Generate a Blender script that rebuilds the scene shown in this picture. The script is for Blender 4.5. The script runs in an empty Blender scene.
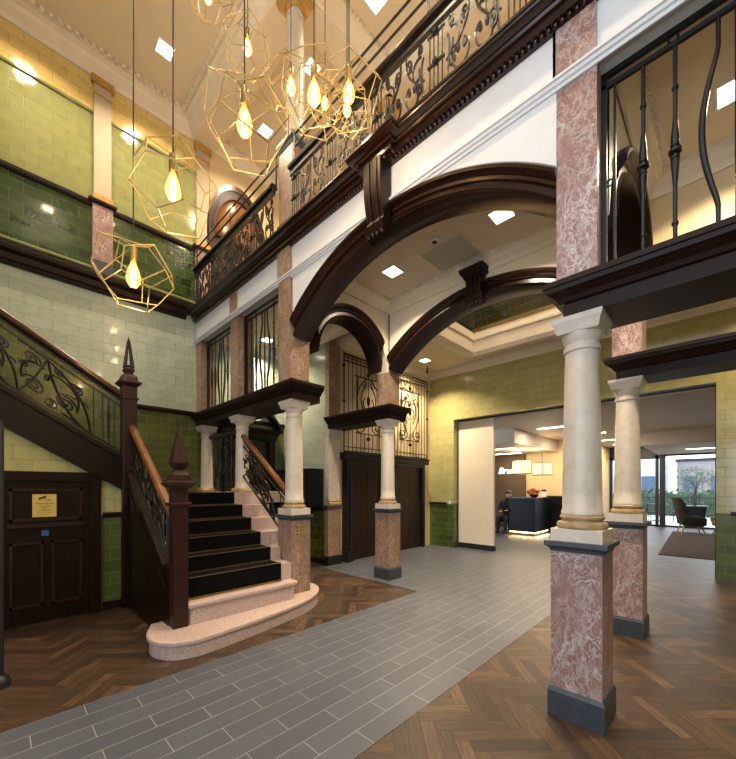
import bpy, math, random
from mathutils import Vector, Matrix
random.seed(7)
C = bpy.context.scene.collection
PI = math.pi

# ------------------------------------------------------------------ materials
def lin(h):
    h = h.lstrip('#')
    v = [int(h[i:i+2], 16)/255 for i in (0, 2, 4)]
    return tuple((x/12.92 if x <= .04045 else ((x+.055)/1.055)**2.4) for x in v) + (1.0,)

class NB:
    def __init__(s, name):
        s.m = bpy.data.materials.new(name); s.m.use_nodes = True
        s.t = s.m.node_tree; s.t.nodes.clear()
        s.out = s.n('ShaderNodeOutputMaterial'); s.b = s.n('ShaderNodeBsdfPrincipled')
        s.l(s.b.outputs[0], s.out.inputs[0])
    def n(s, typ, **k):
        o = s.t.nodes.new(typ)
        for a, v in k.items(): setattr(o, a, v)
        return o
    def l(s, a, b): s.t.links.new(a, b)
    def math(s, op, a, b=None, c=None):
        o = s.n('ShaderNodeMath', operation=op)
        for i, v in enumerate((a, b, c)):
            if v is None: continue
            if isinstance(v, (int, float)): o.inputs[i].default_value = v
            else: s.l(v, o.inputs[i])
        return o.outputs[0]
    def coord(s, kind='Object'): return s.n('ShaderNodeTexCoord').outputs[kind]
    def mapping(s, vec, scale=(1, 1, 1), rot=(0, 0, 0)):
        o = s.n('ShaderNodeMapping'); s.l(vec, o.inputs[0]); o.inputs['Scale'].default_value = scale
        o.inputs['Rotation'].default_value = rot; return o.outputs[0]
    def noise(s, vec, scale, detail=4, rough=.55, dist=0, out='Fac'):
        o = s.n('ShaderNodeTexNoise'); s.l(vec, o.inputs['Vector'])
        o.inputs['Scale'].default_value = scale; o.inputs['Detail'].default_value = detail
        o.inputs['Roughness'].default_value = rough; o.inputs['Distortion'].default_value = dist
        return o.outputs[out]
    def ramp(s, fac, stops):
        o = s.n('ShaderNodeValToRGB'); s.l(fac, o.inputs[0]); e = o.color_ramp.elements
        while len(e) < len(stops): e.new(.5)
        for x, (p, c) in zip(e, stops): x.position = p; x.color = c
        return o.outputs[0]
    def mix(s, fac, a, b, blend='MIX'):
        o = s.n('ShaderNodeMix', data_type='RGBA', blend_type=blend)
        for i, v in ((0, fac), (6, a), (7, b)):
            if isinstance(v, (int, float, tuple)): o.inputs[i].default_value = v
            else: s.l(v, o.inputs[i])
        return o.outputs[2]
    def bump(s, h, strength=.3, dist=.01):
        o = s.n('ShaderNodeBump'); o.inputs['Strength'].default_value = strength; o.inputs['Distance'].default_value = dist
        s.l(h, o.inputs['Height']); s.l(o.outputs[0], s.b.inputs['Normal'])
    def col(s, v):
        if isinstance(v, tuple): s.b.inputs['Base Color'].default_value = v
        else: s.l(v, s.b.inputs['Base Color'])
    def set(s, **k):
        for a, v in k.items():
            i = s.b.inputs[a.replace('_', ' ')]
            if isinstance(v, (int, float, tuple)): i.default_value = v
            else: s.l(v, i)

def plain(name, c, rough=.5, metal=0, var=.12, nscale=6, bump=0, coat=0, spec=.5):
    b = NB(name); co = b.coord()
    n = b.noise(co, nscale, 4)
    c = lin(c) if isinstance(c, str) else c
    d = tuple(x*(1-var) for x in c[:3])+(1,); e = tuple(min(1, x*(1+var)) for x in c[:3])+(1,)
    b.col(b.ramp(n, [(.3, d), (.7, e)])); b.set(Roughness=rough, Metallic=metal, Specular_IOR_Level=spec)
    if coat: b.set(Coat_Weight=coat, Coat_Roughness=.08)
    if bump: b.bump(b.noise(co, 60, 3), bump, .002)
    return b.m

def glow(name, c, strength):
    b = NB(name); b.col(lin(c)); n = b.noise(b.coord(), 3, 1)
    b.set(Emission_Color=b.mix(b.math('MULTIPLY', n, .08), lin(c), (1, 1, 1, 1)), Emission_Strength=strength, Roughness=.4)
    return b.m

def tiles(name, ca, cb, mortar, w, h, msize=.004, rough=.12, wob=.35, glz=.5):
    b = NB(name); uv = b.coord('UV')
    def brick(off):
        br = b.n('ShaderNodeTexBrick', offset=off)
        b.l(uv, br.inputs['Vector'])
        br.inputs['Color1'].default_value = lin(ca); br.inputs['Color2'].default_value = lin(cb); br.inputs['Mortar'].default_value = lin(mortar)
        br.inputs['Scale'].default_value = 1; br.inputs['Brick Width'].default_value = w; br.inputs['Row Height'].default_value = h
        br.inputs['Mortar Size'].default_value = msize; br.inputs['Mortar Smooth'].default_value = .3; br.inputs['Bias'].default_value = 0
        return br
    br = brick(.5)
    n = b.noise(uv, 9, 5)
    c2 = b.mix(.35, br.outputs['Color'], b.ramp(n, [(.25, tuple(x*.6 for x in lin(ca)[:3])+(1,)), (.75, lin(cb))]))
    b.col(c2)
    hgt = b.math('ADD', b.math('MULTIPLY', b.math('SUBTRACT', 1, br.outputs['Fac']), .5), b.math('MULTIPLY', b.noise(uv, 42, 3), wob))
    hgt = b.math('ADD', hgt, b.math('MULTIPLY', b.noise(uv, 5.5, 2), wob*2.2))
    b.bump(hgt, .55, .012)
    b.set(Roughness=b.math('ADD', b.math('MULTIPLY', br.outputs['Fac'], .4), rough), Coat_Weight=glz, Coat_Roughness=.06)
    return b.m

def marble(name, base, dark, vein, scale=3.0, rough=.22, amount=1.0):
    b = NB(name); co = b.mapping(b.coord(), (1.25, 1.25, .8), (.5, .6, .3))
    w = b.noise(co, scale*.9, 5, .6, out='Color')
    v = b.n('ShaderNodeVectorMath', operation='MULTIPLY_ADD'); b.l(w, v.inputs[0]); v.inputs[1].default_value = (.42,)*3; b.l(co, v.inputs[2])
    body = b.ramp(b.noise(co, scale*2.2, 8, .7, .6), [(.32, lin(dark)), (.66, lin(base))])
    def cracks(sc, wd):
        vo = b.n('ShaderNodeTexVoronoi', feature='DISTANCE_TO_EDGE'); b.l(v.outputs[0], vo.inputs['Vector']); vo.inputs['Scale'].default_value = sc
        return b.ramp(vo.outputs['Distance'], [(0, (1, 1, 1, 1)), (wd*.4, (.5, .5, .5, 1)), (wd, (0, 0, 0, 1))])
    patch = b.ramp(b.noise(co, scale*.7, 3), [(.38, (.1, .1, .1, 1)), (.6, (1, 1, 1, 1))])
    m = b.math('MULTIPLY', cracks(scale*1.1, .05), patch)
    m = b.math('MAXIMUM', m, b.math('MULTIPLY', b.math('MULTIPLY', cracks(scale*3.2, .09), patch), .8))
    m = b.math('MAXIMUM', m, b.ramp(b.noise(v.outputs[0], scale*2.4, 5, .6), [(.56, (0, 0, 0, 1)), (.72, (.6, .6, .6, 1))]))
    b.col(b.mix(b.math('MULTIPLY', m, amount), body, lin(vein))); b.set(Roughness=rough)
    return b.m

def stonef(name, base, dark, scale=30, rough=.45, lo=.35, hi=.6, bump=.1):
    b = NB(name); co = b.coord()
    a = b.ramp(b.noise(co, scale, 6, .7), [(lo, lin(dark)), (hi, lin(base))])
    g = b.noise(co, 2.2, 4)
    b.col(b.mix(b.math('MULTIPLY', g, .35), a, lin(dark))); b.set(Roughness=rough)
    b.bump(b.noise(co, scale*2, 3), bump, .002)
    return b.m

def granite(name, c1, c2, c3, rough=.4):
    b = NB(name); co = b.coord()
    vo = b.n('ShaderNodeTexVoronoi'); b.l(co, vo.inputs['Vector']); vo.inputs['Scale'].default_value = 170
    sep = b.n('ShaderNodeSeparateColor'); b.l(vo.outputs['Color'], sep.inputs[0])
    b.col(b.ramp(sep.outputs[0], [(0, lin(c3)), (.2, lin(c2)), (.55, lin(c1)), (1, lin(c1))])); b.set(Roughness=rough)
    return b.m

def wood(name, c1, c2, rough=.25, stretch=(14, 14, 2.2), coat=.35, spec=.35):
    b = NB(name); co = b.mapping(b.coord(), stretch)
    n = b.noise(co, 2.2, 6, .6, .6)
    b.col(b.ramp(n, [(.3, lin(c1)), (.7, lin(c2))])); b.set(Roughness=rough, Coat_Weight=coat, Coat_Roughness=.15, Specular_IOR_Level=spec)
    b.bump(n, .06, .003)
    return b.m

def herringbone(name, cols, w=.09, n=5, rot=PI/4, rough=.4):
    b = NB(name); p = b.mapping(b.coord('UV'), (1/w, 1/w, 1), (0, 0, rot))
    s = b.n('ShaderNodeSeparateXYZ'); b.l(p, s.inputs[0]); x, y = s.outputs[0], s.outputs[1]
    fi, fj = b.math('FLOOR', x), b.math('FLOOR', y); u, v = b.math('SUBTRACT', x, fi), b.math('SUBTRACT', y, fj)
    k = b.math('FLOORED_MODULO', b.math('SUBTRACT', fi, fj), 2*n)
    k = b.math('ROUND', k)
    H = b.math('LESS_THAN', k, n-.5); V = b.math('SUBTRACT', 1, H)
    def sel(a, c): return b.math('ADD', b.math('MULTIPLY', H, a), b.math('MULTIPLY', V, c))
    kn = b.math('SUBTRACT', k, n)
    ida = sel(b.math('SUBTRACT', fi, k), fi); idb = sel(fj, b.math('ADD', fj, kn))
    along = sel(b.math('ADD', k, u), b.math('ADD', b.math('SUBTRACT', n-1, kn), v))
    across = sel(v, u)
    cmb = b.n('ShaderNodeCombineXYZ'); b.l(ida, cmb.inputs[0]); b.l(idb, cmb.inputs[1]); b.l(H, cmb.inputs[2])
    wn = b.n('ShaderNodeTexWhiteNoise', noise_dimensions='3D'); b.l(cmb.outputs[0], wn.inputs['Vector'])
    g = b.n('ShaderNodeCombineXYZ'); b.l(b.math('MULTIPLY', along, .22), g.inputs[0]); b.l(b.math('MULTIPLY', across, 2.6), g.inputs[1])
    b.l(b.math('MULTIPLY', wn.outputs['Value'], 50), g.inputs[2])
    grain = b.noise(g.outputs[0], 2.4, 6, .62, .5)
    c = b.ramp(wn.outputs['Value'], [(i/(len(cols)-1), lin(q)) for i, q in enumerate(cols)])
    c = b.mix(b.ramp(grain, [(.35, (0, 0, 0, 1)), (.62, (.8, .8, .8, 1))]), c, lin(cols[0]))
    e1 = b.math('MINIMUM', across, b.math('SUBTRACT', 1, across))
    e2 = b.math('MINIMUM', along, b.math('SUBTRACT', n, along))
    gap = b.math('LESS_THAN', b.math('MINIMUM', e1, e2), .03)
    b.col(b.mix(b.math('MULTIPLY', gap, .9), c, lin('#150d08')))
    b.set(Roughness=b.math('ADD', b.math('MULTIPLY', grain, .15), rough-.05))
    b.bump(b.math('SUBTRACT', b.math('MULTIPLY', grain, .2), gap), .18, .002)
    return b.m

def planktile(name, ca, cb, mortar, L, w, rough=.42):
    b = NB(name); uv = b.coord('UV')
    s = b.n('ShaderNodeSeparateXYZ'); b.l(uv, s.inputs[0])
    cm = b.n('ShaderNodeCombineXYZ'); b.l(b.math('SUBTRACT', s.outputs[1], .155), cm.inputs[0]); b.l(b.math('ADD', s.outputs[0], 3.15), cm.inputs[1])
    br = b.n('ShaderNodeTexBrick', offset=.5); b.l(cm.outputs[0], br.inputs['Vector'])
    br.inputs['Color1'].default_value = lin(ca); br.inputs['Color2'].default_value = lin(cb); br.inputs['Mortar'].default_value = lin(mortar)
    br.inputs['Scale'].default_value = 1; br.inputs['Brick Width'].default_value = L; br.inputs['Row Height'].default_value = w
    br.inputs['Mortar Size'].default_value = .0022; br.inputs['Mortar Smooth'].default_value = .1
    g = b.noise(b.mapping(cm.outputs[0], (3, 16, 1)), 2.5, 6, .65)
    b.col(b.mix(b.math('MULTIPLY', g, .28), br.outputs['Color'], lin('#45454a')))
    b.set(Roughness=b.math('ADD', b.math('MULTIPLY', g, .2), rough-.1))
    b.bump(b.math('SUBTRACT', b.math('MULTIPLY', g, .3), br.outputs['Fac']), .2, .002)
    return b.m

M = {}
M['pale_tile'] = tiles('celadon tile', '#a6b3a2', '#b6c1b0', '#7e8474', .30, .15, .004, .1, .30)
M['green_tile'] = tiles('green tile', '#454e24', '#636c3c', '#747a52', .225, .15, .004, .14, .25)
M['dark_tile'] = tiles('dark green tile', '#1c2c12', '#37501f', '#42562f', .30, .15, .004, .1, .3)
M['light_tile'] = tiles('light green tile', '#8a8e58', '#9a9c68', '#6a6d44', .30, .15, .005, .07, .14)
M['yellow_tile'] = tiles('yellow tile', '#d8bd74', '#e2c880', '#a58d52', .30, .15, .005, .07, .14)
M['olive_tile'] = tiles('olive tile', '#b0aa70', '#beb880', '#7c7a56', .30, .15, .004, .14, .3)
M['olive_dark_tile'] = tiles('deep olive tile', '#3a4a20', '#586a34', '#7d8a58', .21, .15, .004, .12, .22)
M['pink'] = marble('rose marble', '#9a7872', '#7c5a54', '#d2caca', 5.0, .3, .78)
M['pink2'] = marble('brown rose marble', '#8f7262', '#70533f', '#c4b4a4', 5.5, .28, .7)
M['cream'] = stonef('cream marble', '#cfc5b9', '#b5a99b', 9, .32, .25, .6, .02)
M['sand'] = stonef('sandstone', '#b49a76', '#8a7250', 20, .5, .35, .65, .15)
M['slate'] = stonef('slate', '#3f454f', '#2b3038', 22, .42, .3, .6, .08)
M['granite'] = granite('pink granite', '#c2aca4', '#a8938c', '#85736d')
M['dark'] = wood('dark stained wood', '#0f0604', '#230f09', .4, (14, 14, 2.2), .0, .25)
M['dark_x'] = wood('dark stained wood along', '#0f0604', '#220f0a', .32, (2.2, 14, 14), .1)
M['dark_y'] = wood('dark stained wood deep', '#0f0604', '#230f09', .4, (14, 2.2, 14), .0, .25)
M['dark_g'] = wood('polished dark wood', '#160906', '#30170f', .24, (2.2, 14, 14), .3)
M['dark_m'] = wood('matt dark wood', '#120805', '#26110b', .45, (2.2, 14, 14), .0, .2)
M['archg'] = wood('polished lunette wood', '#6a4422', '#8a5c30', .2, (6, 6, 3), .4)
M['pilas'] = plain('stone pilaster', '#b5a68e', .5, 0, .06)
M['hatch'] = plain('hatch panel paint', '#b4ae9e', .6, 0, .03)
M['newel'] = wood('red brown wood', '#200d0a', '#371812', .45, (14, 14, 2.2), .1)
M['rail'] = wood('chestnut handrail wood', '#56300f', '#7a4a22', .28, (5, 5, 5))
M['railD'] = wood('dark chestnut rail', '#2a1208', '#4c2410', .3, (5, 5, 5))
M['archd'] = wood('gallery door wood', '#2c1409', '#4a2511', .3, (8, 8, 2), .2)
M['olive_brown_tile'] = tiles('deep brown green tile', '#1c1f10', '#2e331a', '#3c3e26', .30, .15, .004, .1, .3)  # dark brown-olive glaze of the upstairs wall tiles by the light well
M['iron'] = plain('wrought iron', '#100e0d', .36, .2, .3, 40, .2)
M['ironb'] = plain('blackened bronze iron', '#16110d', .42, .2, .3, 30, .1)
M['black'] = plain('black paint', '#15151a', .4, 0, .2)
M['bronze'] = plain('dark bronze lift metal', '#3b2c22', .38, .55, .15, 3)
M['plaster'] = plain('white plaster', '#d2d4d8', .55, 0, .03)
M['ceil'] = plain('warm ceiling paint', '#ddcfb8', .6, 0, .03)
M['cornice'] = plain('cornice paint', '#e6dac6', .55, 0, .03)
M['gallery'] = plain('gallery wall paint', '#d9c39a', .6, 0, .04)
M['brass'] = plain('brass', '#a08a58', .5, .4, .1, 12)
M['brassd'] = plain('aged brass', '#8a7244', .4, .8, .15, 12)
M['gold'] = plain('gilded stone', '#b8904c', .4, .25, .2, 20)
M['cord'] = plain('black flex', '#1a1715', .6)
M['bulb'] = glow('amber filament bulb', '#ffd08a', 9)
M['lamp'] = glow('downlight diffuser', '#ffedd0', 7)
M['shade'] = glow('fabric lampshade', '#f6d6a4', .85)
M['strip'] = glow('warm light strip', '#ffcf85', 8)
M['signlit'] = glow('lit white letters', '#ffffff', 1.2)
M['carpet'] = plain('dark carpet', '#0c0d0d', .95, 0, .35, 120, .5, 0, .08)
M['rug'] = plain('brown rug', '#3b3029', .97, 0, .3, 150, .5)
M['panelw'] = plain('cream sliding panel', '#e6dac6', .5, 0, .03)
M['rwall'] = plain('reception cream wall', '#e3c897', .6, 0, .03)
M['rbrown'] = plain('reception brown wall', '#5d4a35', .6, 0, .05)
M['rceil'] = plain('reception ceiling paint', '#c3b6a8', .65, 0, .03)
M['counter'] = plain('navy black counter laminate', '#11141a', .4, 0, .1, spec=.25)
M['frame'] = plain('anthracite frame', '#2a2d33', .4, .3, .1)
M['chair'] = plain('charcoal upholstery', '#2b2a2b', .9, 0, .2, 90, .4)
M['chair2'] = plain('brown upholstery', '#7a5c48', .9, 0, .2, 90, .4)
M['oak'] = wood('oak legs', '#a87a48', '#c69a63', .45, (8, 8, 2), .1)
M['skin'] = plain('skin', '#b98a6e', .55, 0, .06)
M['hair'] = plain('dark hair', '#1a1310', .6, 0, .3, 60)
M['cloth'] = plain('dark clothing', '#1d1c20', .85, 0, .2, 40)
M['sign'] = plain('yellow notice', '#d2b45f', .5, 0, .05)
M['ink'] = plain('dark ink', '#2a2118', .6)
M['blue'] = plain('blue tape', '#2a5f96', .6)
M['paving'] = plain('pale terrace paving', '#cfd2d6', .7, 0, .08)
M['hedge'] = plain('hedge leaves', '#4a5a44', .8, 0, .4, 30)
M['leaf'] = plain('olive leaves', '#66725e', .7, 0, .35, 30)
M['bark'] = plain('bark', '#5a4a3c', .85, 0, .3, 30)
M['facade'] = plain('blue grey render', '#b4c2cf', .7, 0, .1)
M['facade2'] = plain('brick facade', '#867c78', .7, 0, .15)
M['winp'] = plain('window dark', '#4c5c6c', .15, 0, .2)
M['chrome'] = plain('chrome', '#b5b8bb', .15, 1, .05)
M['orange'] = plain('orange petals', '#b5622a', .6, 0, .3, 40)
M['paper'] = plain('white card', '#e8e6e0', .6, 0, .03)
M['soil'] = plain('soil', '#2b2119', .95, 0, .3, 40)
M['wood_floor'] = herringbone('herringbone oak', ['#2c2119', '#453325', '#543f2d', '#6e533b', '#3b2c20'])
M['grey_floor'] = planktile('grey plank tile', '#4b4f59', '#555963', '#a2a2a2', .56, .153)
gl = NB('clear glass'); gl.b.inputs['Base Color'].default_value = (1, 1, 1, 1)
gl.set(Roughness=.0, Transmission_Weight=1.0, IOR=1.05); M['glass'] = gl.m
gl = NB('amber bulb glass'); gl.col(lin('#ffcf88')); gl.set(Emission_Color=lin('#ffb255'), Emission_Strength=2.0, Roughness=.02, Transmission_Weight=.7, IOR=1.08)
M['filament'] = glow('glowing filament', '#ffdc9c', 30); M['bulb'] = gl.m

# ------------------------------------------------------------------ mesh helpers
class MB:
    def __init__(s): s.v, s.f, s.sm = [], [], []
    def add(s, vs, fs, smooth=False):
        o = len(s.v); s.v += [tuple(q) for q in vs]
        for f in fs: s.f.append(tuple(o+i for i in f)); s.sm.append(smooth)
        return s
    def box(s, x0, x1, y0, y1, z0, z1):
        if x0 > x1: x0, x1 = x1, x0
        if y0 > y1: y0, y1 = y1, y0
        if z0 > z1: z0, z1 = z1, z0
        return s.add([(x0, y0, z0), (x1, y0, z0), (x1, y1, z0), (x0, y1, z0), (x0, y0, z1), (x1, y0, z1), (x1, y1, z1), (x0, y1, z1)],
                     [(0, 3, 2, 1), (4, 5, 6, 7), (0, 1, 5, 4), (1, 2, 6, 5), (2, 3, 7, 6), (3, 0, 4, 7)])
    def cbox(s, c, d): return s.box(c[0]-d[0]/2, c[0]+d[0]/2, c[1]-d[1]/2, c[1]+d[1]/2, c[2]-d[2]/2, c[2]+d[2]/2)
    def lathe(s, cx, cy, prof, n=28, sq=False):
        """prof: (r, z) from bottom to top, closed by caps when r > 0"""
        vs, fs = [], []
        for r, z in prof:
            for i in range(n):
                a = 2*PI*i/n + (PI/4 if n == 4 else 0); k = math.sqrt(2) if n == 4 else 1
                vs.append((cx+r*k*math.cos(a), cy+r*k*math.sin(a), z))
        for j in range(len(prof)-1):
            for i in range(n):
                fs.append((j*n+i, j*n+(i+1) % n, (j+1)*n+(i+1) % n, (j+1)*n+i))
        fs.append(tuple(range(n-1, -1, -1))); fs.append(tuple((len(prof)-1)*n+i for i in range(n)))
        return s.add(vs, fs, n > 8)
    def tube(s, pts, r, n=6, closed=False):
        pts = [Vector(p) for p in pts]; m = len(pts)
        if m < 2: return s
        vs, fs = [], []; prev = None
        for i, p in enumerate(pts):
            a = pts[(i-1) % m] if (closed or i > 0) else p
            b = pts[(i+1) % m] if (closed or i < m-1) else p
            t = (b-a)
            t = t.normalized() if t.length > 1e-9 else Vector((0, 0, 1))
            if prev is None:
                up = Vector((0, 0, 1)) if abs(t.z) < .9 else Vector((1, 0, 0)); x = t.cross(up).normalized()
            else:
                x = (prev - t*prev.dot(t)); x = x.normalized() if x.length > 1e-6 else t.orthogonal().normalized()
            prev = x; y = t.cross(x)
            rr = r[i] if isinstance(r, (list, tuple)) else r
            for k in range(n):
                q = 2*PI*k/n + PI/n; vs.append(p + x*math.cos(q)*rr + y*math.sin(q)*rr)
        for i in range(m if closed else m-1):
            for k in range(n):
                j = (i+1) % m
                fs.append((i*n+k, j*n+k, j*n+(k+1) % n, i*n+(k+1) % n)[::-1])
        if not closed:
            fs.append(tuple(range(n))); fs.append(tuple((m-1)*n+k for k in range(n-1, -1, -1)))
        return s.add(vs, fs, n > 4)
    def ball(s, c, r, n=12, sc=(1, 1, 1)):
        vs, fs = [], []; m = n//2
        for j in range(1, m):
            for i in range(n):
                th = PI*j/m; ph = 2*PI*i/n
                vs.append((c[0]+r*sc[0]*math.sin(th)*math.cos(ph), c[1]+r*sc[1]*math.sin(th)*math.sin(ph), c[2]-r*sc[2]*math.cos(th)))
        k = len(vs); vs += [(c[0], c[1], c[2]-r*sc[2]), (c[0], c[1], c[2]+r*sc[2])]
        for j in range(m-2):
            for i in range(n): fs.append((j*n+i, j*n+(i+1) % n, (j+1)*n+(i+1) % n, (j+1)*n+i))
        for i in range(n):
            fs.append((k, (i+1) % n, i)); fs.append((k+1, (m-2)*n+i, (m-2)*n+(i+1) % n))
        return s.add(vs, fs, True)
    def prism(s, poly, ax, a0, a1):
        """poly in the two other axes, extruded along ax"""
        def P(p, a): return {'x': (a, p[0], p[1]), 'y': (p[0], a, p[1]), 'z': (p[0], p[1], a)}[ax]
        n = len(poly)
        vs = [P(p, a0) for p in poly]+[P(p, a1) for p in poly]
        fs = [(i, (i+1) % n, n+(i+1) % n, n+i) for i in range(n)]+[tuple(range(n-1, -1, -1)), tuple(range(n, 2*n))]
        return s.add(vs, fs)
    def sweep(s, path, prof, closed=False):
        """path: (x, y) corners; prof: closed polygon of (out, z), out = to the right of travel; mitred"""
        m, n = len(path), len(prof); P = [Vector(p) for p in path]
        def nrm(a, b): d = (b-a).normalized(); return Vector((d.y, -d.x))
        vs, fs = [], []
        for i in range(m):
            n0 = nrm(P[i-1], P[i]) if (closed or i > 0) else None
            n1 = nrm(P[i], P[(i+1) % m]) if (closed or i < m-1) else None
            if n0 is None: k = n1
            elif n1 is None: k = n0
            else: k = (n0+n1)/max(.15, 1+n0.dot(n1))
            for o, z in prof: vs.append((P[i].x+k.x*o, P[i].y+k.y*o, z))
        for i in range(m if closed else m-1):
            j = (i+1) % m
            for k in range(n): fs.append((i*n+k, i*n+(k+1) % n, j*n+(k+1) % n, j*n+k))
        if not closed: fs.append(tuple(range(n-1, -1, -1))); fs.append(tuple((m-1)*n+k for k in range(n)))
        return s.add(vs, fs)
    def build(s, name, mat, parent=None, label=None, bevel=0, sharp=35):
        me = bpy.data.meshes.new(name)
        o0 = Vector(parent.get('_o', (0, 0, 0))) if parent is not None else Vector((0, 0, 0))
        me.from_pydata([tuple(Vector(v)-o0) for v in s.v], [], s.f)
        import bmesh
        bm = bmesh.new(); bm.from_mesh(me); bmesh.ops.recalc_face_normals(bm, faces=bm.faces); bm.to_mesh(me); bm.free()
        uv = me.uv_layers.new(name='UVMap')
        for p in me.polygons:
            nx, ny, nz = (abs(q) for q in p.normal)
            for li in p.loop_indices:
                v = me.vertices[me.loops[li].vertex_index].co + o0
                uv.data[li].uv = (v.y, v.z) if nx >= ny and nx >= nz else ((v.x, v.z) if ny >= nz else (v.x, v.y))
        for p, q in zip(me.polygons, s.sm): p.use_smooth = q
        if any(s.sm): me.set_sharp_from_angle(angle=math.radians(sharp))
        me.materials.append(M[mat] if isinstance(mat, str) else mat)
        ob = bpy.data.objects.new(name, me); C.objects.link(ob)
        if parent is not None: ob.parent = parent; ob['_o'] = tuple(o0)
        if label: ob['label'] = label
        if bevel:
            b = ob.modifiers.new('edge', 'BEVEL'); b.width = bevel; b.segments = 2; b.limit_method = 'ANGLE'
        return ob

def thing(name, label, cat, loc=(0, 0, 0), group=None):
    o = bpy.data.objects.new(name, None); C.objects.link(o); o.location = loc; o.empty_display_size = .1
    o['label'] = label; o['category'] = cat; o['_o'] = tuple(loc)
    if group: o['group'] = group
    return o
def tag(o, label, cat, group=None):
    o['label'] = label; o['category'] = cat
    if group: o['group'] = group
    return o
def struct(mb, name, mat, parent=None, **k):
    o = mb.build(name, mat, parent, **k)
    if parent is None: o['kind'] = 'structure'
    return o
def copy_tree(src, loc, label, rotz=0, parent=None):
    r = src.copy(); C.objects.link(r)
    if parent is None:
        r.location = loc; r.rotation_euler = (0, 0, rotz); r['label'] = label
    else: r.parent = parent
    for ch in list(src.children): copy_tree(ch, None, None, 0, r)
    return r

# ------------------------------------------------------------------ main dimensions (metres)
XL, XR = -6.94, 2.26            # side walls of the hall
YF, YA, YB, YW = -2.4, 2.60, 4.44, 7.95   # front wall, arcade face, second arcade face, tiled back wall
ZC, ZG, ZH = 4.42, 4.70, 8.05   # low ceiling, gallery floor, hall ceiling
CX = -2.32                      # middle of the arcade
COLS_X = (-4.0, -.68)
LAND = 1.41
STEPZ = [.16, .37, .575, .742, .91, 1.077, 1.243, LAND]
STEPX = [-3.34, -3.69, -3.83, -4.07, -4.315, -4.56, -4.805, -5.05]
SY0, SY1 = 1.20, 2.56           # stair width

# ------------------------------------------------------------------ floors
struct(MB().box(XL-.2, XR+.2, YF-.2, 18.6, -.12, 0), 'floor', 'wood_floor')
g = MB()
g.box(-3.15, -1.467, YF, 4.25, 0, .004); g.box(-5.5, -1.467, 4.25, 8.3, 0, .004); g.box(-6.9, -1.9, 8.3, 13.4, 0, .004)
struct(g, 'floor.001', 'grey_floor')

# ------------------------------------------------------------------ walls: hall side
def bands(name, ax, pos, thick, a0, a1, rows, out):
    """a wall of stacked tiled bands; ax 'x': plane x=pos running along y"""
    root = None
    for z0, z1, mat in rows:
        b = MB()
        if ax == 'x': b.box(pos, pos+thick, a0, a1, z0, z1)
        else: b.box(a0, a1, pos, pos+thick, z0, z1)
        o = b.build(name, mat); o['kind'] = 'structure'
bands('wall_left', 'x', XL, -.2, YF, 4.6, [(0, 1.2, 'green_tile'), (1.2, 2.80, 'green_tile'), (2.80, 4.6, 'pale_tile')], 1)
bands('wall_left', 'x', XL, -.2, YF, 2.86, [(4.6, 5.84, 'dark_tile'), (5.84, 7.26, 'light_tile'), (7.26, ZH, 'yellow_tile')], 1)
bands('wall_left', 'x', XL, -.2, 2.86, 7.2, [(4.6, ZH, 'gallery')], 1)
def runx(mb, x, y0, y1, prof):      # moulding on a wall facing +x; prof (out, z)
    mb.sweep([(x, y0), (x, y1)], prof)
def runy(mb, y, x0, x1, prof):      # moulding on a wall facing -y
    mb.sweep([(x0, y), (x1, y)], prof)
DADO = lambda z, h=.07, o=.035: [(0, z-h/2), (o*.6, z-h/2), (o, z-h*.15), (o, z+h*.3), (o*.5, z+h/2), (0, z+h/2)]
t = MB(); runx(t, XL, 1.60, 4.5, DADO(2.83, .08, .04))
b0 = [(XL+o, z) for o, z in DADO(0, .08, .04)]; zr = 2.83+.634*(1.60-YF)      # the dado climbs with the stair
t.add([(x, 1.60, 2.83+z) for x, z in b0]+[(x, YF, zr+z) for x, z in b0], [(i, (i+1) % 6, 6+(i+1) % 6, 6+i) for i in range(6)]+[(5, 4, 3, 2, 1, 0), (6, 7, 8, 9, 10, 11)])
struct(t, 'trim_1', 'dark_y')
struct(MB().prism([(1.60, 2.79), (1.60, 2.83), (YF, zr), (YF, 2.79)], 'x', XL-.05, XL+.006), 'wall_left', 'green_tile')
t = MB(); runx(t, XL, YF, 2.42, [(0, 4.50), (.03, 4.50), (.035, 4.54), (.075, 4.56), (.08, 4.64), (.12, 4.68), (.13, 4.72), (.13, 4.76), (0, 4.76)])
y = YF
while y < 2.4:
    t.box(XL+.03, XL+.06, y, y+.02, 4.515, 4.545); y += .04
struct(t, 'trim_2', 'dark_y')
t = MB(); runx(t, XL, YF, 2.6, DADO(5.84, .09, .04)); struct(t, 'trim_3', 'dark_y')
t = MB(); runx(t, XL, YF, 2.6, DADO(7.25, .05, .03)); struct(t, 'trim_4', 'light_tile')
t = MB(); runx(t, XL, YF, 2.6, DADO(4.86, .05, .03)); struct(t, 'trim_19', 'light_tile')
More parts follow.
